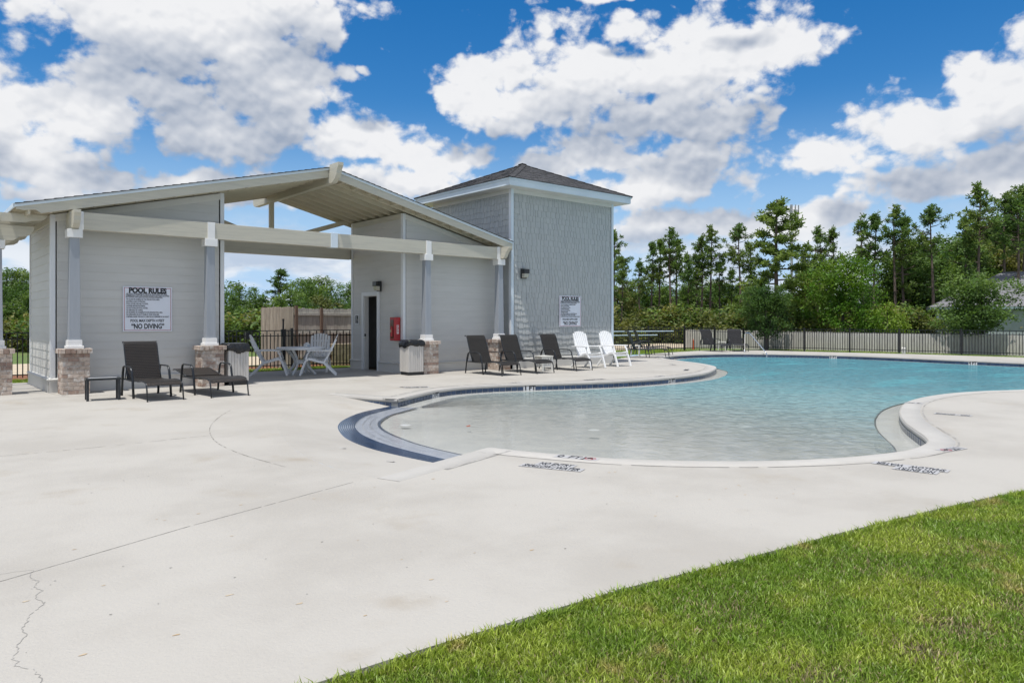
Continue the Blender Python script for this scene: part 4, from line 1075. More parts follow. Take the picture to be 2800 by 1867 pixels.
ch2 = chaise('dark sling chaise with its back laid almost flat by brick pier', (4.97, 16.12, 0), R(3), 'wicker', flat=True, group=G1_, w=.76)
ch3 = chaise('dark sling chaise nearest the breezeway, leftmost of three before the tower', (12.84, 16.70, 0), R(0), group=G1_)
dup(ch3, 'middle of the three dark sling chaises, in front of the fourth pier', (14.10, 16.72, 0), R(1))
dup(ch3, 'dark sling chaise between small white table and white armchairs', (15.78, 16.78, 0), R(0))
rzR = math.atan2(-.648, .7615) + math.pi / 2       # foot end pointing to camera right
ch6 = chaise('navy chaise on the deck corner near the horizontal pool poles', (25.05, 21.0, 0), rzR, 'slingnavy', group=G1_)
dup(ch6, 'navy chaise mostly hidden behind the white armchairs and small table', (22.9, 19.55, 0), rzR)
ch7 = chaise('dark wicker chaise by the far fence with white slatted table beside', (31.0, 21.45, 0), R(-15), 'slingnavy', group=G1_)
ch8 = chaise('dark wicker chaise behind the chrome handrail facing the camera', (32.45, 20.75, 0), R(-45), 'slingnavy', group=G1_)

def adirondack(label, loc, rz, group=None, ln=1.0, tall=0):
    # local: seat faces -Y
    o = empty('armchair', label, 'armchair', loc, rz, group)
    hw = .30
    def bar(pts, w, th, name, x0): 
        mb = MB(); n = len(pts); vs = []
        P = [Vector((0, y, z)) for y, z in pts]
        for i in range(n):
            d = (P[min(n-1, i+1)] - P[max(0, i-1)]).normalized(); nn = Vector((0, -d.z, d.y)) * th / 2
            vs += [P[i] + nn + Vector((x0 - w/2, 0, 0)), P[i] + nn + Vector((x0 + w/2, 0, 0)), P[i] - nn + Vector((x0 + w/2, 0, 0)), P[i] - nn + Vector((x0 - w/2, 0, 0))]
        fs = [(0, 1, 2, 3), ((n-1)*4+3, (n-1)*4+2, (n-1)*4+1, (n-1)*4)]
        for i in range(n-1):
            for j in range(4): fs.append((i*4+j, i*4+(j+1)%4, (i+1)*4+(j+1)%4, (i+1)*4+j))
        mb.add(vs, fs); return mb.build(name, 'plastic', o, bevel=.004)
    for sx in (-1, 1):
        x = sx * hw
        bar([(.35, 0), (.18, .17), (.02, .34), (-.1, .37), (-.28, .42), (-.42, .455)], .045, .055, 'rear_leg', x)
        bar([(-.62, 0), (-.56, .18), (-.49, .36), (-.44, .43), (-.36, .455), (-.2, .42)], .05, .055, 'front_leg', x)
        bar([(-.47, .44), (-.42, .58), (-.37, .66)], .045, .04, 'arm_post', x)
        bar([(.24, .675), (.1, .68), (-.1, .685), (-.30, .685), (-.43, .675)], .085, .03, 'armrest', x + sx * .03)
        bar([(.02, .36), (.02 + .08*ln, .50), (.02 + .16*ln, .64), (.02 + .24*ln, .80), (.02 + .32*ln, .98 + tall)], .05, .045, 'back_post', x * .86)
    # seat slats
    for i in range(7):
        y = -.02 - i * .068; z = .365 + i * .0125
        MB().obox((-hw + .02, y, z + .02), (hw - .02, y, z + .02), .055, .016).build('seat_slat', 'plastic', o)
    # fanned back slats with arched top
    nS = 7
    for i in range(nS):
        xf = (i - (nS - 1) / 2) / ((nS - 1) / 2); wS = .064
        top = .98 + tall + .14 * math.sqrt(max(0, 1 - (xf * .86) ** 2))
        k = (top - .34) / .64
        a = Vector((xf * .205, .00, .34)); b = Vector((xf * .245, .33 * ln * k * .97, top))
        MB().obox(a, b, wS, .018, up=(0, 1, 0)).build('back_slat', 'plastic', o, bevel=.003)
    MB().obox((-.26, .085*ln, .50), (.26, .085*ln, .50), .02, .05).build('back_rail', 'plastic', o)
    MB().obox((-.27, .30*ln, .90), (.27, .30*ln, .90), .02, .05).build('back_rail', 'plastic', o)
    MB().obox((-hw, -.50, .37), (hw, -.50, .37), .02, .07).build('apron', 'plastic', o)
    return o
G2 = 'white resin armchairs'
fwd = lambda vx, vy: math.atan2(vy, vx) + math.pi / 2     # rotation so that local -Y points along (vx,vy)
ad = adirondack('white resin armchair left of the table in the breezeway', (7.80, 19.72, 0), fwd(.76, -.40), G2)
dup(ad, 'white resin armchair right of the round table, back to the doorway', (9.12, 18.82, 0), fwd(-.80, .42))
dup(ad, 'white resin armchair behind the round table facing the pool', (9.62, 20.15, 0), fwd(-.55, -.84))
ad2 = adirondack('white resin armchair just right of the third dark chaise', (16.95, 16.28, 0), R(-4), G2, .78, .04)
dup(ad2, 'rightmost white resin armchair at the tower corner', (18.2, 16.3, 0), R(-3))

tb_ = empty('round_table', 'round white resin table on curved legs in the breezeway', 'table', (8.72, 19.42, 0), .3)
mb = MB(); k = 36; rr_ = .66
mb.add([(rr_*math.cos(6.283*i/k), rr_*math.sin(6.283*i/k), .755) for i in range(k)] + [((rr_+.01)*math.cos(6.283*i/k), (rr_+.01)*math.sin(6.283*i/k), .74) for i in range(k)] + [(rr_*math.cos(6.283*i/k), rr_*math.sin(6.283*i/k), .70) for i in range(k)] + [(rr_*.92*math.cos(6.283*i/k), rr_*.92*math.sin(6.283*i/k), .695) for i in range(k)],
       [tuple(range(k))] + [(j*k+i, j*k+(i+1)%k, (j+1)*k+(i+1)%k, (j+1)*k+i) for j in range(3) for i in range(k)] + [tuple(range(3*k, 4*k))[::-1]])
mb.build('tabletop', 'plastic', tb_)
for q in range(4):
    a = q * math.pi / 2 + .35; c, s_ = math.cos(a), math.sin(a)
    pts = [(.46, .70), (.34, .60), (.22, .46), (.16, .34), (.24, .20), (.38, .08), (.46, 0)]
    MB().tube([(x * c, x * s_, z) for x, z in pts], [.045, .045, .042, .045, .042, .038, .036], 6, rx=.7).build('leg', 'plastic', tb_, smooth_=True)
MB().tube([(0, 0, .30), (0, 0, .40)], .16, 12).build('hub', 'plastic', tb_)
cf = empty('napkin_box', 'small white box with papers standing on the round table', 'box', (8.86, 19.34, .755), .5)
MB().box((-.08, -.05, 0), (.08, .05, .10)).build('box_body', 'plastic', cf, bevel=.004); MB().add([(-.07, -.02, .10), (.075, -.02, .10), (.09, .01, .145), (-.05, .01, .13)], [(0, 1, 2, 3)]).build('paper', 'whitepaint', cf); MB().box((-.05, -.053, .03), (.05, -.0505, .07)).build('print', 'paleblue', cf)
# black side table with pale inset top
stb = empty('side_table', 'low black side table with pale glass top left of wicker chaise', 'side table', (3.02, 15.56, 0), R(-6))
mb = MB(); w_, d_ = .29, .20
for a, b in (((-w_, -d_), (w_, -d_+.05)), ((-w_, d_-.05), (w_, d_)), ((-w_, -d_+.05), (-w_+.05, d_-.05)), ((w_-.05, -d_+.05), (w_, d_-.05))): mb.box((*a, .385), (*b, .425))
mb.build('top_frame', 'frame', stb, bevel=.003); MB().box((-w_+.05, -d_+.05, .395), (w_-.05, d_-.05, .418)).build('glass_top', 'tilepale', stb)
for sx in (-1, 1):
    for sy in (-1, 1): MB().box((sx*(w_-.03)-.022, sy*(d_-.03)-.022, 0), (sx*(w_-.03)+.022, sy*(d_-.03)+.022, .385)).build('leg', 'frame', stb, bevel=.003)
def wtable(label, loc, rz, group):
    o = empty('side_table', label, 'side table', loc, rz, group)
    for i in range(5): MB().box((-.22 + i*.09, -.20, .43), (-.22 + i*.09 + .082, .20, .45)).build('top_slat', 'plasticwarm', o)
    for sx in (-1, 1):
        for sy in (-1, 1): MB().box((sx*.19-.03, sy*.17-.012, 0), (sx*.19+.03, sy*.17+.012, .43)).build('leg', 'plasticwarm', o)
    for sy in (-1, 1):
        MB().box((-.20, sy*.155-.01, .37), (.20, sy*.155+.01, .43)).build('apron', 'plasticwarm', o); MB().box((-.20, sy*.155-.01, .12), (.20, sy*.155+.01, .17)).build('stretcher', 'plasticwarm', o)
        for i in range(3): MB().box((-.10 + i*.10 - .02, sy*.155-.008, .17), (-.10 + i*.10 + .02, sy*.155+.008, .37)).build('side_slat', 'plasticwarm', o)
    return o
G3 = 'small white slatted side tables'
wt = wtable('small white slatted table between the second and third dark chaises', (14.88, 16.02, 0), 0, G3)
dup(wt, 'small white slatted table beside the far wicker chaise', (31.75, 21.0, 0), .6)
dup(wt, 'small white slatted table among the navy chaises behind the tower', (24.1, 20.2, 0), .6)

def trash(label, loc, rz, group, seed):
    o = empty('trash_can', label, 'trash can', loc, rz, group); rr = random.Random(seed)
    MB().box((-.22, -.22, .0), (.22, .22, .09)).build('base', 'dark', o, bevel=.01)
    MB().box((-.225, -.225, .09), (.225, .225, .88)).build('bin_body', 'dark', o)
    for q in range(4):
        for i in range(7):
            x = -.235 + i * .0675
            me = MB().box((x + .002, -.245, .09), (x + .0635, -.226, .87)).mesh('slat', 'slat', bevel=.002); me.transform(Matrix.Rotation(q * math.pi / 2, 4, 'Z')); link('slat', me, o)
    MB().box((-.235, -.235, .93), (.235, .235, .975)).build('lid', 'black', o, bevel=.02)
    # plastic liner folded over the rim, ragged
    mb = MB(); k = 72; rows = [(.235, .955), (.262, .95), (.272, .91), (.28, .86), (.275, .81), (.262, .78)]; vs = []
    for j, (r0, z) in enumerate(rows):
        for i in range(k):
            a = 2 * math.pi * i / k; c, s_ = math.cos(a), math.sin(a); m_ = max(abs(c), abs(s_)); wob = (.5 * math.sin(a * 9 + j) + .5 * math.sin(a * 23 + j * 2)) * .014 * min(1, j / 1.5) + rr.uniform(-.007, .007) * min(j, 2)
            dz = (math.sin(a * 2 + seed) * .02 + math.sin(a * 5) * .012 + rr.uniform(-.008, .008)) * (j / 5) * 1.6
            rd = r0 / (m_ ** .85) + wob; vs.append((rd * c, rd * s_, z + dz))
    mb.add(vs, [(j*k+i, j*k+(i+1)%k, (j+1)*k+(i+1)%k, (j+1)*k+i) for j in range(5) for i in range(k)]); mb.build('bin_liner', 'bag', o, smooth_=True)
    return o
G4 = 'slatted trash cans beside the brick piers'
trash('slatted trash can with black liner right of the second pier', (6.12, 17.30, 0), R(3), G4, 1)
trash('slatted trash can with black liner left of the third pier', (10.97, 17.20, 0), R(-2), G4, 5)

# ------------------------------------------------------------------ black picket fences
pk_long = MB().box((-.0125, -.0125, .05), (.0125, .0125, 1.0)).mesh('picket', 'fenceblack')
def ironfence(label, pts, heights, posts=2.4, latch=None):
    o = empty('iron_fence', label, 'fence', (pts[0][0], pts[0][1], 0)); base = Vector((pts[0][0], pts[0][1], 0))
    tot = 0; i = 0
    for (a, ha), (b, hb) in zip(zip(pts, heights), zip(pts[1:], heights[1:])):
        A_ = Vector((*a, 0)) - base; B_ = Vector((*b, 0)) - base; L = (B_ - A_).length; ang = math.atan2((B_ - A_).y, (B_ - A_).x)
        Hh = lambda k: ha + (hb - ha) * k
        for zf in (lambda k: Hh(k) - .012, lambda k: Hh(k) - .17, lambda k: .16 + Hh(k) - 1.15 if False else .13):
            MB().obox(A_ + Vector((0, 0, zf(0))), B_ + Vector((0, 0, zf(1))), .025, .025).build('rail', 'fenceblack', o)
        n = int(L / .112)
        for j in range(n):
            k = (j + .5) / n; p = A_.lerp(B_, k); h = Hh(k) - (.03 if j % 2 else .10)
            x = link('picket', pk_long, o, (p.x, p.y, 0), ang); x.scale.z = h
        m_ = max(1, round(L / posts))
        for j in range(m_ + 1):
            if j == 0 and (a, ha) != (pts[0], heights[0]): continue
            p = A_.lerp(B_, j / m_); MB().box((-.03, -.03, -.1), (.03, .03, Hh(j / m_) + .05)).build('post', 'fenceblack', o, loc=(p.x, p.y, 0), rz=ang)
            MB().box((-.036, -.036, Hh(j/m_) + .05), (.036, .036, Hh(j/m_) + .065)).build('post_cap', 'fenceblack', o, loc=(p.x, p.y, 0), rz=ang)
    return o
f1 = ironfence('black picket fence with gate closing the back of the breezeway', [(-1.6, 22.35), (11.6, 21.45)], [1.2, 1.21], 2.2)
lx, ly = 9.02 + 1.6, 21.63 - 22.35
MB().box((lx + .05, ly - .06, 1.02), (lx + .19, ly + .04, 1.24)).build('gate_latch', 'fenceblack', f1, bevel=.01); MB().tube([(lx + .12, ly, 1.24), (lx + .12, ly, 1.50)], .028, 8).build('gate_latch', 'fenceblack', f1); MB().tube([(lx + .12, ly, 1.50), (lx + .12, ly, 1.56)], .035, 8).build('latch_knob', 'dark', f1)
MB().box((lx + .09, ly - .04, 0), (lx + .17, ly + .04, 1.2)).build('gate_post', 'fenceblack', f1); MB().box((8.0 + 1.6, ly + .02, .95), (8.0 + 1.73, ly + .12, 1.16)).build('gate_hinge', 'fenceblack', f1)
ironfence('black picket fence running round the far side of the pool', [(20.0, 25.4), (30.5, 22.35), (34.2, 21.3), (35.1, 18.4), (35.5, 14.0), (36.0, 9.0), (36.0, 2.0)], [1.19, 1.19, 1.06, 1.09, 1.09, 1.09, 1.08], 2.35)
# horizontal poles hung on the fence
for lab, z, k0, k1 in (('long pale blue pool pole hung highest on black fence', .98, 0, 1), ('shorter pale blue pool pole hung below the long one', .79, 0, .82)):
    o = empty('pool_pole', lab, 'pole', (24.6, 23.98, z))
    MB().tube([(0, 0, 0), ((29.75 - 24.6) * k1, (22.47 - 23.98) * k1, 0)], .022, 8).build('tube', 'paleblue', o)

# ------------------------------------------------------------------ wooden fences
def woodfence(label, a, b, h, matn, side=1, seed=0, pw=.14, posts=False, z0=-.05):
    o = empty('wooden_fence', label, 'fence', (a[0], a[1], z0)); rr = random.Random(seed)
    A_ = Vector((0, 0, 0)); B_ = Vector((b[0]-a[0], b[1]-a[1], 0)); L = B_.length; ang = math.atan2(B_.y, B_.x); d = B_ / L; nr_ = Vector((-d.y, d.x, 0))
    vars_ = []
    for i in range(4):
        w = pw - .003; hh = h + rr.uniform(-.012, .012)
        mb = MB(); mb.prism([(0, 0), (w, 0), (w, hh - .035), (w - .03, hh), (.03, hh), (0, hh - .035)], lambda s, t, dd: (s, dd, t), -.009, .009); vars_.append(mb.mesh('picket', matn))
    n = int(L / pw)
    for i in range(n):
        p = d * (i * pw + .003); off = nr_ * (side * .03 + rr.uniform(-.004, .004))
        link('picket', vars_[rr.randrange(4)], o, (p.x + off.x, p.y + off.y, rr.uniform(-.012, .012)), ang)
    for z in (.25, h * .55, h - .22): MB().obox(Vector((0, 0, z)), B_ + Vector((0, 0, z)), .035, .085).build('rail', matn if matn != 'woodgrey' else 'woodgrey', o)
    m_ = max(1, round(L / 2.4))
    for j in range(m_ + 1):
        p = B_ * (j / m_) - nr_ * side * .05; MB().box((-.045, -.045, 0), (.045, .045, h + (.03 if posts else -.1))).build('post', 'woodbrown' if posts else matn, o, loc=(p.x, p.y, 0), rz=ang)
    return o
woodfence('sunlit grey brown picket screen left of the enclosure behind breezeway', (9.72, 24.8), (9.72, 22.1), 2.0, 'woodwarm', -1, 1, posts=True)
woodfence('dark weathered enclosure fence showing its rails and brown posts', (9.8, 24.85), (16.2, 24.85), 2.0, 'woodgrey', 1, 2, posts=True)
wf = woodfence('long silver grey picket fence beyond the pool on the right', (34.9, 25.6), (38.9, 2.0), 1.22, 'woodgrey', -1, 3, z0=-.22)
wf.rotation_euler = Vector((1, 0, 0)) and (Matrix.Rotation(.20 / 24, 4, Vector((23.6, 4.0, 0)).normalized()) @ Matrix.Identity(4)).to_euler()
# tan block retaining wall inside enclosure
bw = empty('block_wall', 'low tan concrete block wall inside the wooden enclosure', 'block wall', (11.2, 23.0, -.05))
bm_ = MB().box((-.195, -.1, .003), (.195, .1, .187)).mesh('block', 'block', bevel=.008)
for r_ in range(4):
    for i in range(8): link('block', bm_, bw, (.2 + i * .4 + (r_ % 2) * .2, 0, r_ * .19))
rk = MB(); rr = random.Random(5)
for i in range(260):
    x, y = rr.gauss(0, .28), rr.gauss(0, .2); z = max(0, .55 - 1.3 * math.hypot(x, y)) * rr.random(); s_ = rr.uniform(.03, .07)
    rk.add([(x + rr.uniform(-s_, s_), y + rr.uniform(-s_, s_), z + rr.uniform(0, s_)) for _ in range(4)], [(0, 1, 2), (0, 2, 3), (0, 3, 1), (1, 3, 2)])
o = rk.build('rubble_pile', 'rock', None); o.location = (10.75, 22.95, 0); o['kind'] = 'stuff'
# orange marker, utility box
mk = empty('marker_stake', 'orange marker stake beyond the corner of the black fence', 'stake', (33.0, 23.6, -.05)); MB().add([(-.06, -.06, 0), (.06, -.06, 0), (.06, .06, 0), (-.06, .06, 0), (0, 0, .62)], [(3, 2, 1, 0), (0, 1, 4), (1, 2, 4), (2, 3, 4), (3, 0, 4)]).build('stake_body', 'orange', mk); MB().box((-.03, -.03, .3), (.03, .03, .5)).build('flag', 'orange', mk)
ub = empty('utility_pedestal', 'small cream utility pedestal at the foot of the grey fence', 'utility box', (35.75, 13.9, -.05), .3)
MB().box((-.1, -.08, 0), (.1, .08, .22)).build('base', 'plasticwarm', ub, bevel=.01); MB().prism([(-.1, .22), (.1, .22), (.1, .28), (.04, .33), (-.06, .33), (-.1, .28)], lambda s, t, d: (s, d, t), -.08, .08).build('cover', 'plasticwarm', ub)

# ------------------------------------------------------------------ house on the right
FX = lambda x, d: (d * .648 + (x - 1400) / 1985 * d * .7615, d * .7615 - (x - 1400) / 1985 * d * .648)
zz_ = lambda y, d: 1.5 - (y - 877) / 1985 * d
hs = empty('house', 'pale green grey single storey house with grey hipped roof', 'house', (*FX(2563, 50), -.4), R(-67))
# local X runs right and towards the camera, Y away
Wd, Dp, eh = 13.0, 8.0, zz_(846, 50) + .4
MB().box((0, 0, 0), (Wd, Dp, eh)).build('wall', 'housewall', hs)
for i in range(14): MB().prism([(0, i*.2), (Wd, i*.2), (Wd, i*.2+.2), (0, i*.2+.2)], lambda s, t, d: (s, -d, t), 0, lambda a, b, i=i: .02 - .015*(b - i*.2)/.2).build('siding_board', 'housewall', hs) if (i+1)*.2 <= eh else None
MB().box((-.03, -.04, 0), (.12, -.001, eh)).build('corner_board', 'bluewhite', hs)
oh = .45; rh = zz_(752, 55) + .4 - eh - .16
MB().box((-oh, -oh, eh), (Wd + oh, Dp + oh, eh + .16)).build('fascia', 'bluewhite', hs)
hr_ = bpy.data.objects.new('roof', None); COL.objects.link(hr_); hr_.parent = hs
a, b, c, d = Vector((-oh - .05, -oh - .05, eh + .16)), Vector((Wd + oh, -oh - .05, eh + .16)), Vector((Wd + oh, Dp + oh, eh + .16)), Vector((-oh - .05, Dp + oh, eh + .16)); r1, r2 = Vector((4.3, Dp / 2, eh + .16 + rh)), Vector((Wd - 3, Dp / 2, eh + .16 + rh))
n = 22
for quad in ((a, b, r2, r1), (d, a, r1, r1), (b, c, r2, r2), (c, d, r1, r2)):
    for i in range(n):
        k0, k1 = i / n, (i + 1) / n + .004; p, q, r__, s_ = quad[0].lerp(quad[3], k0), quad[1].lerp(quad[2], k0), quad[1].lerp(quad[2], min(1, k1)), quad[0].lerp(quad[3], min(1, k1)); up = Vector((0, 0, .02))
        MB().add([p + up, q + up, r__, s_, p, q], [(0, 1, 2, 3), (0, 4, 5, 1)]).build('shingle_course', 'houseroof', hr_)

# ------------------------------------------------------------------ trees
def leafmesh(name, centers, size, material, rng, flat=.6, nleaf=12, spread=.35, asp=1.6):
    C = np.repeat(np.array(centers), nleaf, axis=0); n = len(C)
    g = rng.normal(size=(n, 3)) * spread; g[:, 2] *= .75; C = C + g
    nrm = rng.normal(size=(n, 3)); nrm[:, 2] = np.abs(nrm[:, 2]) + flat; nrm /= np.linalg.norm(nrm, axis=1)[:, None]
    tt = np.cross(nrm, rng.normal(size=(n, 3))); tt /= np.linalg.norm(tt, axis=1)[:, None]; bb = np.cross(nrm, tt)
    s = size * rng.uniform(.55, 1.35, n)[:, None]
    v = np.stack([C - tt * s * asp * .5, C - bb * s * .42, C + tt * s * asp * .5, C + bb * s * .42], 1).reshape(-1, 3)
    me = bpy.data.meshes.new(name); me.vertices.add(len(v)); me.vertices.foreach_set('co', v.ravel())
    me.loops.add(n * 4); me.loops.foreach_set('vertex_index', np.arange(n * 4)); me.polygons.add(n)
    me.polygons.foreach_set('loop_start', np.arange(0, n * 4, 4)); me.polygons.foreach_set('loop_total', np.full(n, 4))
    me.materials.append(MAT[material]); me.update(); me.validate(); return me
def trunkmesh(h, r, branches, material, rr, lean=.0):
    mb = MB(); pts = []; k = 8
    for i in range(k + 1):
        t = i / k; pts.append((math.sin(t * 3 + lean) * .012 * h, math.cos(t * 2.3 + lean) * .010 * h, h * t))
    mb.tube(pts, [r * (1 - .8 * i / k) + .01 for i in range(k + 1)], 7, cap=False)
    for (z, a, L, rise) in branches:
        i = min(k - 1, int(z / h * k)); f = z / h * k - i; p = Vector(pts[i]).lerp(Vector(pts[i+1]), f)
        q = p + Vector((math.cos(a) * L * .5, math.sin(a) * L * .5, rise * .35)); e = p + Vector((math.cos(a) * L, math.sin(a) * L, rise))
        mb.tube([p, q, e], [r * .30, r * .2, r * .06], 4, cap=False)
    return mb.mesh('trunk', material, True)
def pine(seed, h, crown0, rad, leafm='needle', dense=1.0, top=.35, shape='long'):
    rr = random.Random(seed); rng = np.random.default_rng(seed); br = []; tufts = []
    nb_ = int(38 * dense)
    for i in range(nb_):
        t = rr.random() ** .75; z = h * (crown0 + (1 - crown0) * t * .97)
        if shape == 'long': prof = math.sin(math.pi * min(1, .18 + t * .82)) ** .7
        elif shape == 'flat': prof = (1 - t) ** .55 * .9 + .12
        else: prof = math.sin(math.pi * (.25 + .7 * t)) ** .5
        L = rad * prof * rr.uniform(.5, 1.1); a = rr.random() * 6.283; rise = L * rr.uniform(.1, .55) if shape != 'flat' else L * rr.uniform(-.12, .22)
        br.append((z, a, L, rise))
        for k in range(max(2, int(L / .55))):
            f = 1 - k * .5 / max(1, L) - rr.uniform(0, .15)
            if f < .25: continue
            tufts.append((math.cos(a) * L * f + rr.gauss(0, .16 + .1 * L), math.sin(a) * L * f + rr.gauss(0, .16 + .1 * L), z + rise * f * f + rr.gauss(0, .12)))
    tufts += [(rr.gauss(0, .15), rr.gauss(0, .15), h * rr.uniform(.93, 1.02)) for _ in range(5)]
    # needles: thin blades radiating from each tuft
    C = np.array(tufts); K = 26; C = np.repeat(C, K, axis=0); n = len(C)
    d = rng.normal(size=(n, 3)); d[:, 2] = d[:, 2] * .8 + .35; d /= np.linalg.norm(d, axis=1)[:, None]
    L = rng.uniform(.20, .46, n)[:, None]; sd = np.cross(d, rng.normal(size=(n, 3))); sd /= np.linalg.norm(sd, axis=1)[:, None]; w = .052
    C = C + rng.normal(size=(n, 3)) * .06
    v = np.stack([C - sd * w * .4, C + sd * w * .4, C + d * L + sd * w, C + d * L - sd * w], 1).reshape(-1, 3)
    me = bpy.data.meshes.new('crown'); me.vertices.add(len(v)); me.vertices.foreach_set('co', v.ravel())
    me.loops.add(n*4); me.loops.foreach_set('vertex_index', np.arange(n*4)); me.polygons.add(n); me.polygons.foreach_set('loop_start', np.arange(0, n*4, 4)); me.polygons.foreach_set('loop_total', np.full(n, 4))
    me.materials.append(MAT[leafm]); me.update(); me.validate()
    for i in range(9): br.append((h * rr.uniform(crown0 * .55, crown0), rr.random() * 6.283, rr.uniform(.3, 1.0), rr.uniform(-.1, .2)))
    return me, trunkmesh(h, h * .0105 + .03, br, 'bark', rr, seed), h
def bigpine(seed, h, rad, leafm):
    rr = random.Random(seed); rng = np.random.default_rng(seed); br = []; tufts = []
    # layered near-horizontal boughs, widest low down, each a flat spray of tufts
    for i in range(30):
        t = (i + .5) / 30; z = h * (.22 + .74 * t); a = i * 2.4 + rr.uniform(-.4, .4); L = rad * ((1 - t) ** .6 * .92 + .14) * rr.uniform(.62, 1.08); rise = L * rr.uniform(-.02, .30)
        br.append((z, a, L, rise))
        for k in range(int(4 + L * 6)):
            f = rr.uniform(.42, 1.08); sp = .42 * L * f * (1.15 - f * .5); q = rr.uniform(-sp, sp)
            tufts.append((math.cos(a) * L * f - math.sin(a) * q, math.sin(a) * L * f + math.cos(a) * q, z + rise * f * f + rr.gauss(.02, .13)))
    tufts += [(rr.gauss(0, .35), rr.gauss(0, .35), h * rr.uniform(.90, 1.0)) for _ in range(18)]
    C = np.array(tufts); K = 22; C = np.repeat(C, K, axis=0); n = len(C)
    d = rng.normal(size=(n, 3)); d[:, 2] = d[:, 2] * .5 + .4; d /= np.linalg.norm(d, axis=1)[:, None]
    L = rng.uniform(.16, .38, n)[:, None]; sd = np.cross(d, rng.normal(size=(n, 3))); sd /= np.linalg.norm(sd, axis=1)[:, None]; w = .045
    C = C + rng.normal(size=(n, 3)) * (.10, .10, .05)
    v = np.stack([C - sd * w * .4, C + sd * w * .4, C + d * L + sd * w, C + d * L - sd * w], 1).reshape(-1, 3)
    me = bpy.data.meshes.new('crown'); me.vertices.add(len(v)); me.vertices.foreach_set('co', v.ravel())
    me.loops.add(n*4); me.loops.foreach_set('vertex_index', np.arange(n*4)); me.polygons.add(n); me.polygons.foreach_set('loop_start', np.arange(0, n*4, 4)); me.polygons.foreach_set('loop_total', np.full(n, 4))
    me.materials.append(MAT[leafm]); me.update(); me.validate()
    return me, trunkmesh(h, h * .016 + .03, br, 'bark', rr, seed), h
def broad(seed, h, w, leafm, base=.25, clumps=150, nleaf=34, size=.20, lobes=9, barkm='barkdark', spread=.33):
    rr = random.Random(seed); rng = np.random.default_rng(seed)
    lob = []
    for i in range(lobes):
        a = rr.random() * 6.283; q = rr.random() ** .6; z = h * (base + (1 - base) * rr.uniform(.12, .86)); zr = (z / h - base) / (1 - base)
        R0 = w / 2 * (1 - (zr * 1.15 - .42) ** 2 * 1.0) * q * .72
        lob.append((math.cos(a) * R0, math.sin(a) * R0, z, rr.uniform(.20, .34) * w * (1.05 - .35 * zr), rr.uniform(.13, .2) * h))
    lob.append((0, 0, h * .84, w * .2, h * .15))
    cs_ = []
    for i in range(clumps):
        x, y, z, r1_, r2_ = lob[rr.randrange(len(lob))]; v = rng.normal(size=3); v /= np.linalg.norm(v); q = rr.uniform(.72, 1.05); 
        cs_.append((x + v[0]*r1_*q, y + v[1]*r1_*q, max(h * base * .8, z + v[2]*r2_*q)))
    me = leafmesh('crown', cs_, size, leafm, rng, nleaf=nleaf, spread=spread)
    br = [(h * rr.uniform(base * .7, .6), rr.random() * 6.283, rr.uniform(.2, .4) * w, rr.uniform(.1, .3) * h) for _ in range(10)]
    return me, trunkmesh(h * .88, .035 * h * .6 + .03, br, barkm, rr, seed), h
LIB = {
 'pA': pine(1, 14, .55, 1.5), 'pB': pine(2, 15, .62, 1.9), 'pC': pine(3, 13, .50, 1.3, dense=.8), 'pD': pine(4, 15, .66, 2.3, shape='round'), 'pE': pine(5, 12, .42, 1.7, dense=.9),
 'big': bigpine(6, 10.2, 3.05, 'needleolive'),
 'bm1': broad(11, 9, 7, 'leafmid', .12), 'bm2': broad(12, 9, 6, 'leafmid', .15), 'bd1': broad(13, 9, 7, 'leafdark', .12), 'bd2': broad(14, 10, 6, 'leafdark', .15),
 'bo1': broad(15, 10, 7, 'leafolive', .15), 'bo2': broad(16, 12, 6, 'needle', .2, clumps=190), 'bb': broad(17, 8.5, 10, 'leafbright', .06, clumps=330, lobes=16, nleaf=40, spread=.42), 'lime': broad(18, 4, 5, 'leaflime', .1, clumps=60, nleaf=30),
 'near1': broad(19, 5.0, 4.0, 'leafdark', .22, clumps=300, nleaf=42, size=.095, lobes=14, spread=.18), 'near2': broad(20, 3.9, 3.45, 'leafmid', .32, clumps=330, nleaf=42, size=.085, lobes=15, spread=.17),
 'um': broad(21, 12, 6, 'needle', .55, clumps=120, lobes=7), 'shrub': broad(22, 3.0, 4.5, 'leafolive', .05, clumps=70, nleaf=30, size=.17), 'shrub2': broad(23, 3.2, 4.5, 'leafmid', .05, clumps=70, nleaf=30, size=.17),
}
TN = {'pA': 'pine_tree', 'pB': 'pine_tree', 'pC': 'pine_tree', 'pD': 'pine_tree', 'pE': 'pine_tree', 'big': 'pine_tree', 'shrub': 'shrub', 'shrub2': 'shrub'}
def tree(kind, x, ytop, d, label, group=None, wide=None, base=-.3):
    cr, tk, h0 = LIB[kind]; X, Y = FX(x, d); H = zz_(ytop, d) - base
    s = H / h0; sw = wide * s if wide else s
    nm = TN.get(kind, 'broadleaf_tree'); o = empty(nm, label, 'shrub' if nm == 'shrub' else 'tree', (X, Y, base), rnd.random() * 6.28, group)
    o.scale = (sw, sw, s)
    link('trunk', tk, o); link('crown', cr, o); return o
GP = 'slim pines rising from the woods beyond the fence'
LP = 'slim tall pine with bare trunk rising above the woods beyond the black fence'
NP = {0: 'pine standing tight against the right edge of the tower', 3: 'tallest of the slim pines left of the spreading pine', 7: 'slim pine with open drooping crown midway between tower and spreading pine', 9: 'slim pine just left of the spreading olive pine',
      12: 'slim pine left of a matching pair in open sky', 13: 'full topped slim pine standing clear against cloud above bright round tree', 15: 'umbrella topped slim pine above the dark woods on the right'}
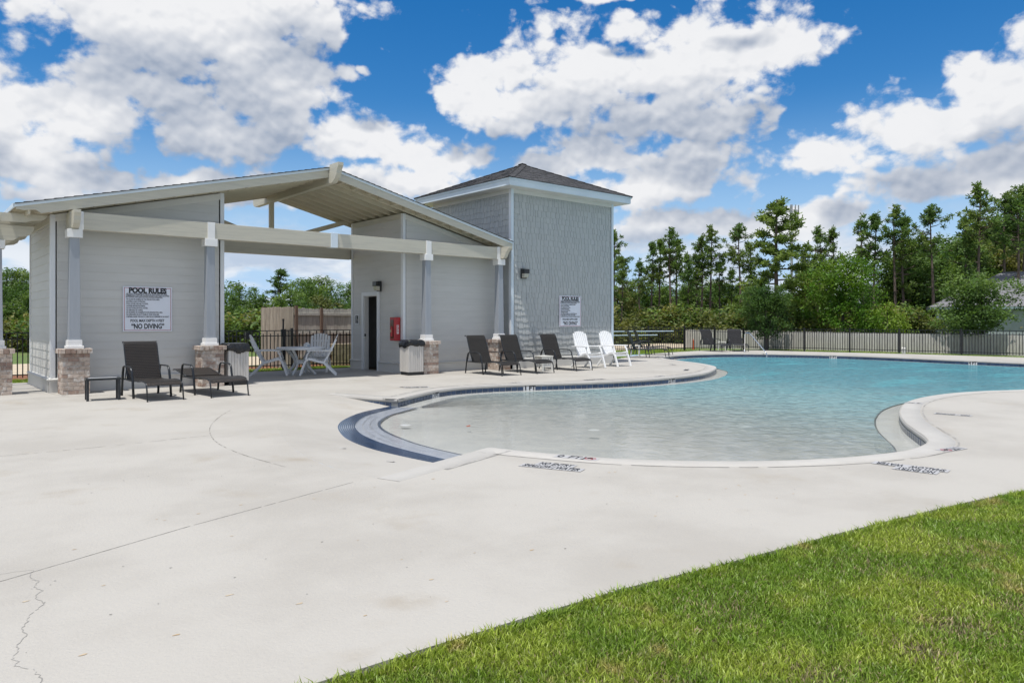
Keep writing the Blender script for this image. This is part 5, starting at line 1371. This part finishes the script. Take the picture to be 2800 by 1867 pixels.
pines = [('pB', 1682, 640, 62), ('pC', 1749, 712, 64), ('pA', 1784, 664, 66), ('pB', 1835, 633, 64), ('pA', 1806, 657, 68), ('pC', 1853, 650, 70), ('pA', 1918, 650, 66), ('pB', 1945, 627, 66), ('pC', 1970, 712, 72), ('pD', 2022, 622, 64),
         ('pB', 2238, 629, 66), ('pA', 2276, 628, 68), ('pC', 2354, 596, 62), ('pA', 2392, 588, 62), ('pB', 2450, 574, 62), ('pD', 2548, 572, 60), ('pB', 2677, 514, 56), ('pC', 1902, 690, 70), ('pC', 2002, 735, 74), ('pE', 1881, 700, 60), ('pE', 2050, 668, 72), ('pE', 2472, 600, 64), ('pE', 2200, 690, 66),
         ('pD', 2750, 540, 58), ('pD', 2800, 520, 60), ('pB', 2780, 560, 54), ('pE', 1700, 705, 58), ('pE', 2640, 600, 60)]
ORD = 'first second third fourth fifth sixth seventh eighth ninth tenth eleventh twelfth thirteenth fourteenth fifteenth sixteenth seventeenth'.split()
xl = sorted(q[1] for q in pines if q[1] < 2127); xr = sorted(q[1] for q in pines if q[1] > 2127)
for i, (k, x, y, d) in enumerate(pines):
    if i not in NP: NP[i] = ('%s slim pine counting right from the shingled tower' % ORD[xl.index(x)]) if x < 2127 else ('%s slim pine counting right from the spreading olive pine' % ORD[xr.index(x)])
for i, (k, x, y, d) in enumerate(pines): tree(k, x, y, 50.5 + (d - 54) * .28, NP[i], GP)
tree('big', 2127, 548, 50, 'great spreading olive green pine with layered boughs above the woods')
tree('bb', 2305, 708, 46, 'bright green rounded broadleaf tree beyond the grey fence', wide=.82)
tree('lime', 2428, 830, 44, 'lime green low bush right of the bright round tree', wide=.62)
tree('near1', 2095, 776, 37.3, 'dark glossy small tree overhanging the far fence corner', base=-.1)
tree('near2', 2684, 754, 33.2, 'glossy small tree on a single trunk in front of house', base=-.1)
GB = 'broadleaf trees in the woods beyond the pool'; LB = 'broadleaf tree in the dense woods beyond the pool fences'
mids = [('bo1', 1690, 770), ('bd1', 1740, 790), ('bm1', 1770, 765), ('bm2', 1815, 775), ('bd2', 1862, 790), ('bo2', 1885, 745), ('bo2', 1715, 750), ('bd2', 1800, 748), ('bo1', 1960, 752), ('bd1', 1910, 758), ('bd2', 2060, 745), ('bo2', 2250, 715), ('bd1', 2450, 700), ('bd2', 2500, 655), ('bd1', 2590, 640), ('bd2', 2730, 600), ('bd1', 2800, 600), ('bm1', 1930, 780), ('bd1', 1985, 770), ('bm2', 2035, 785), ('bo1', 2010, 800), ('bd1', 2075, 800), ('bm1', 2160, 805), ('bo1', 2200, 790), ('bo2', 2230, 700),
        ('bm2', 2440, 725), ('bm1', 2475, 690), ('bd2', 2520, 670), ('bm2', 2560, 655), ('bd1', 2600, 665), ('bo2', 2650, 620), ('bd1', 2520, 770), ('bd2', 2570, 760), ('bo2', 2700, 560), ('bo1', 2740, 590), ('bo2', 2790, 555), ('bd2', 2660, 690), ('bo1', 2780, 660), ('bd2', 2470, 780), ('bm1', 2620, 720), ('bo2', 2830, 600), ('bd1', 2380, 770), ('bo1', 2720, 650)]
for i, (k, x, y) in enumerate(mids): tree(k, x, y + 6, 56 + (i * 37 % 13), LB, GB, wide=1.05)
for i in range(26):
    x = 1650 + i * 48; tree(('shrub', 'shrub2')[i % 2], x, 838 + (i * 31 % 17), 49 + (i * 17 % 6), 'leafy shrub filling the foot of the woods behind the fences', 'shrubs along the foot of the woods', wide=1.2, base=-.2)
# second rank to close the woods
for i in range(17): tree(('bd2', 'bm1', 'bd1', 'bo1')[i % 4], 1660 + i * 72, 775 + (i * 29 % 30) - max(0, i - 9) * 9, 76, 'distant broadleaf tree closing off the back of the woods', 'far rank of trees beyond the pool', wide=1.35)
# trees behind the breezeway and at the left edge
GL = 'broadleaf trees seen through the breezeway'; LL = 'broadleaf tree in the green mass seen through the breezeway'
for i, (k, x, y, d) in enumerate([('bd1', 590, 770, 44), ('bm1', 655, 775, 46), ('bm2', 700, 800, 42), ('bd2', 640, 810, 40), ('bm1', 800, 795, 44), ('bm1', 850, 770, 48), ('bd1', 925, 795, 46), ('bm2', 965, 770, 50), ('bm2', 760, 805, 41), ('bo1', 880, 800, 42), ('bd1', 700, 815, 52), ('bd2', 980, 800, 42), ('bm1', 560, 790, 42), ('bd1', 820, 820, 39)]):
    tree(k, x, y, d, LL, GL)
tree('pE', 766, 740, 52, 'dark ragged pine crown standing above the trees behind the breezeway', wide=1.7)
tree('um', 893, 750, 54, 'round headed umbrella tree above the rightmost breezeway trees')
tree('um', 845, 755, 56, 'flat headed umbrella tree left of the round headed one')
for i, (k, x, y, d) in enumerate([('um', 20, 727, 46), ('bd1', 60, 775, 44), ('bd2', 10, 790, 42), ('bm1', 90, 800, 43), ('um', 62, 730, 50), ('bd1', -40, 760, 44), ('bm2', 40, 820, 38)]):
    tree(k, x, y, d, ('tree in the dark green mass left of the pavilion' if i else 'open crowned tree at the very left edge of the view'), ('trees left of the pavilion' if i else None))
for i in range(22):
    x = -60 + i * 52; tree(('shrub2', 'shrub')[i % 3 == 0], x, 850 + (i * 13 % 9), 36.5 + (i * 7 % 4), 'low leafy shrub at the edge of the road behind the pavilion', 'shrubs along the road edge', wide=1.3, base=-.2)
# monopole far beyond
mp = empty('radio_mast', 'thin grey radio mast behind the spreading pine', 'mast', (*FX(2165, 140), -1)); hh = zz_(560, 140) + 1
MB().tube([(0, 0, 0), (0, 0, hh)], [.32, .18], 8).build('pole', 'cloth', mp)
for q in range(9): a = q * .698; MB().box((-.07, -.07, 0), (.07, .07, 1.5)).build('antenna', 'cloth', mp, loc=(1.3 * math.cos(a), 1.3 * math.sin(a), hh - 1.7))
MB().tube([(1.3 * math.cos(a * .698), 1.3 * math.sin(a * .698), hh - 1.2) for a in range(10)], .08, 5).build('antenna_ring', 'cloth', mp)

# ------------------------------------------------------------------ grass
def grass(name, pts, h, w, material, seed, z=-.03):
    rng = np.random.default_rng(seed); n = len(pts); P = np.array(pts); H = h * rng.uniform(.45, 1.25, n); a = rng.uniform(0, 6.283, n); ln = rng.uniform(.15, .95, n) * H
    b = rng.uniform(0, 6.283, n); dx, dy = np.cos(a), np.sin(a); wx, wy = np.cos(b) * w * .5, np.sin(b) * w * .5
    Z0 = np.full(n, z)
    def pt(k, f, kz, s): return np.stack([P[:, 0] + dx * ln * k + wx * s * f, P[:, 1] + dy * ln * k + wy * s * f, Z0 + H * kz], 1)
    v = np.stack([pt(0, 1, 0, -1), pt(0, 1, 0, 1), pt(.35, .95, .6, 1), pt(.35, .95, .6, -1), pt(1, 0, .92, 1)], 1).reshape(-1, 3)
    nf = n; idx = np.arange(n)[:, None] * 5
    loops = np.concatenate([idx + np.array([[0, 1, 2, 3]]), idx + np.array([[3, 2, 4]])], 1).ravel()
    ls = (np.arange(n)[:, None] * 7 + np.array([[0, 4]])).ravel(); lt = np.tile([4, 3], n)
    me = bpy.data.meshes.new(name); me.vertices.add(n*5); me.vertices.foreach_set('co', v.ravel()); me.loops.add(len(loops)); me.loops.foreach_set('vertex_index', loops); me.polygons.add(2*n)
    me.polygons.foreach_set('loop_start', ls); me.polygons.foreach_set('loop_total', lt); me.materials.append(MAT[material]); me.update(); me.validate()
    return link(name, me, None, kind='stuff')
rng = np.random.default_rng(3)
edge_x = [1.0, 1.33, 2.34, 3.1, 3.97, 5.56, 7.62, 12]; edge_y = [2.84, 2.83, 2.77, 2.71, 2.57, 2.35, 1.97, .87]
def edgev(u): return np.interp(u, edge_x, edge_y) - .022 + .012 * np.sin(u * 7) + .01 * np.sin(u * 23)
cand = rng.uniform((.9, -1.0), (10.5, 2.95), (760000, 2))
dF = cand[:, 0] * .648 + cand[:, 1] * .7615; lat = cand[:, 0] * .7615 - cand[:, 1] * .648
vis = (cand[:, 1] < edgev(cand[:, 0])) & (dF > 2.3) & (lat / dF < .80) & (lat / dF > -.40)
dens_ = np.minimum(1, (3.6 / dF) ** 1.2)
bare = np.zeros(len(cand))
for (bx, by, br_, k_) in ((3.3, 2.2, .22, .45), (4.6, 1.9, .3, .35), (2.4, 1.9, .2, .4), (6.6, 1.3, .3, .4), (3.0, 1.5, .18, .5), (5.4, 1.7, .25, .4), (4.02, 1.30, .22, .7), (3.62, 1.32, .14, .8), (4.55, 1.2, .16, .75), (4.2, 1.05, .12, .6), (5.9, 1.35, .15, .5), (5.1, 1.1, .2, .4)): bare = np.maximum(bare, k_ * np.exp(-((cand[:, 0] - bx) ** 2 + (cand[:, 1] - by) ** 2) / br_ ** 2))
keep = vis & (rng.random(len(cand)) < dens_) & (rng.random(len(cand)) > bare)
pts = cand[keep]
grass('grass', pts, .036, .0052, 'blade', 1)
sp = MB()
for i in range(120):
    U = rnd.uniform(.3, 9); V = rnd.uniform(2.9, 8); a0 = rnd.random() * 6; q = rnd.uniform(.0025, .007)
    if U > 3.3 and V > 5: continue
    sp.add([(U + math.cos(a0 + 1.57*j) * q * rnd.uniform(.6, 2), V + math.sin(a0 + 1.57*j) * q, .0022) for j in range(4)], [(0, 1, 2, 3)])
sp.build('specks', 'joint', deck, kind='stuff')
kd = vis & (rng.random(len(cand)) < (.08 + .55 * bare) * dens_)
grass('dry_grass', cand[kd], .030, .005, 'bladedry', 2)
# fringe leaning over the edge and a sparser far strip
u = rng.uniform(1.2, 9, 5200); ep = np.stack([u, edgev(u) - rng.uniform(-.004, .06, 5200)], 1); grass('edge_grass', ep, .060, .006, 'blade', 4)
s1 = rng.uniform((21, 19.2), (31.5, 24.8), (60000, 2)); 
s1 = s1[(s1[:, 1] > 21.75 - .0 * s1[:, 0]) | ((s1[:, 0] < 24) & (s1[:, 1] > 18.9 + (s1[:, 0] - 21) * .5))]
grass('verge_grass', s1[:26000], .07, .012, 'blade', 5, -.05)
s2 = rng.uniform((-2, 21.1), (11.5, 22.7), (22000, 2)); grass('verge_grass', s2, .06, .010, 'blade', 6, -.05)
s3 = rng.uniform((35.2, 2), (36.6, 21), (16000, 2)); grass('verge_grass', s3, .07, .012, 'blade', 7, -.05)
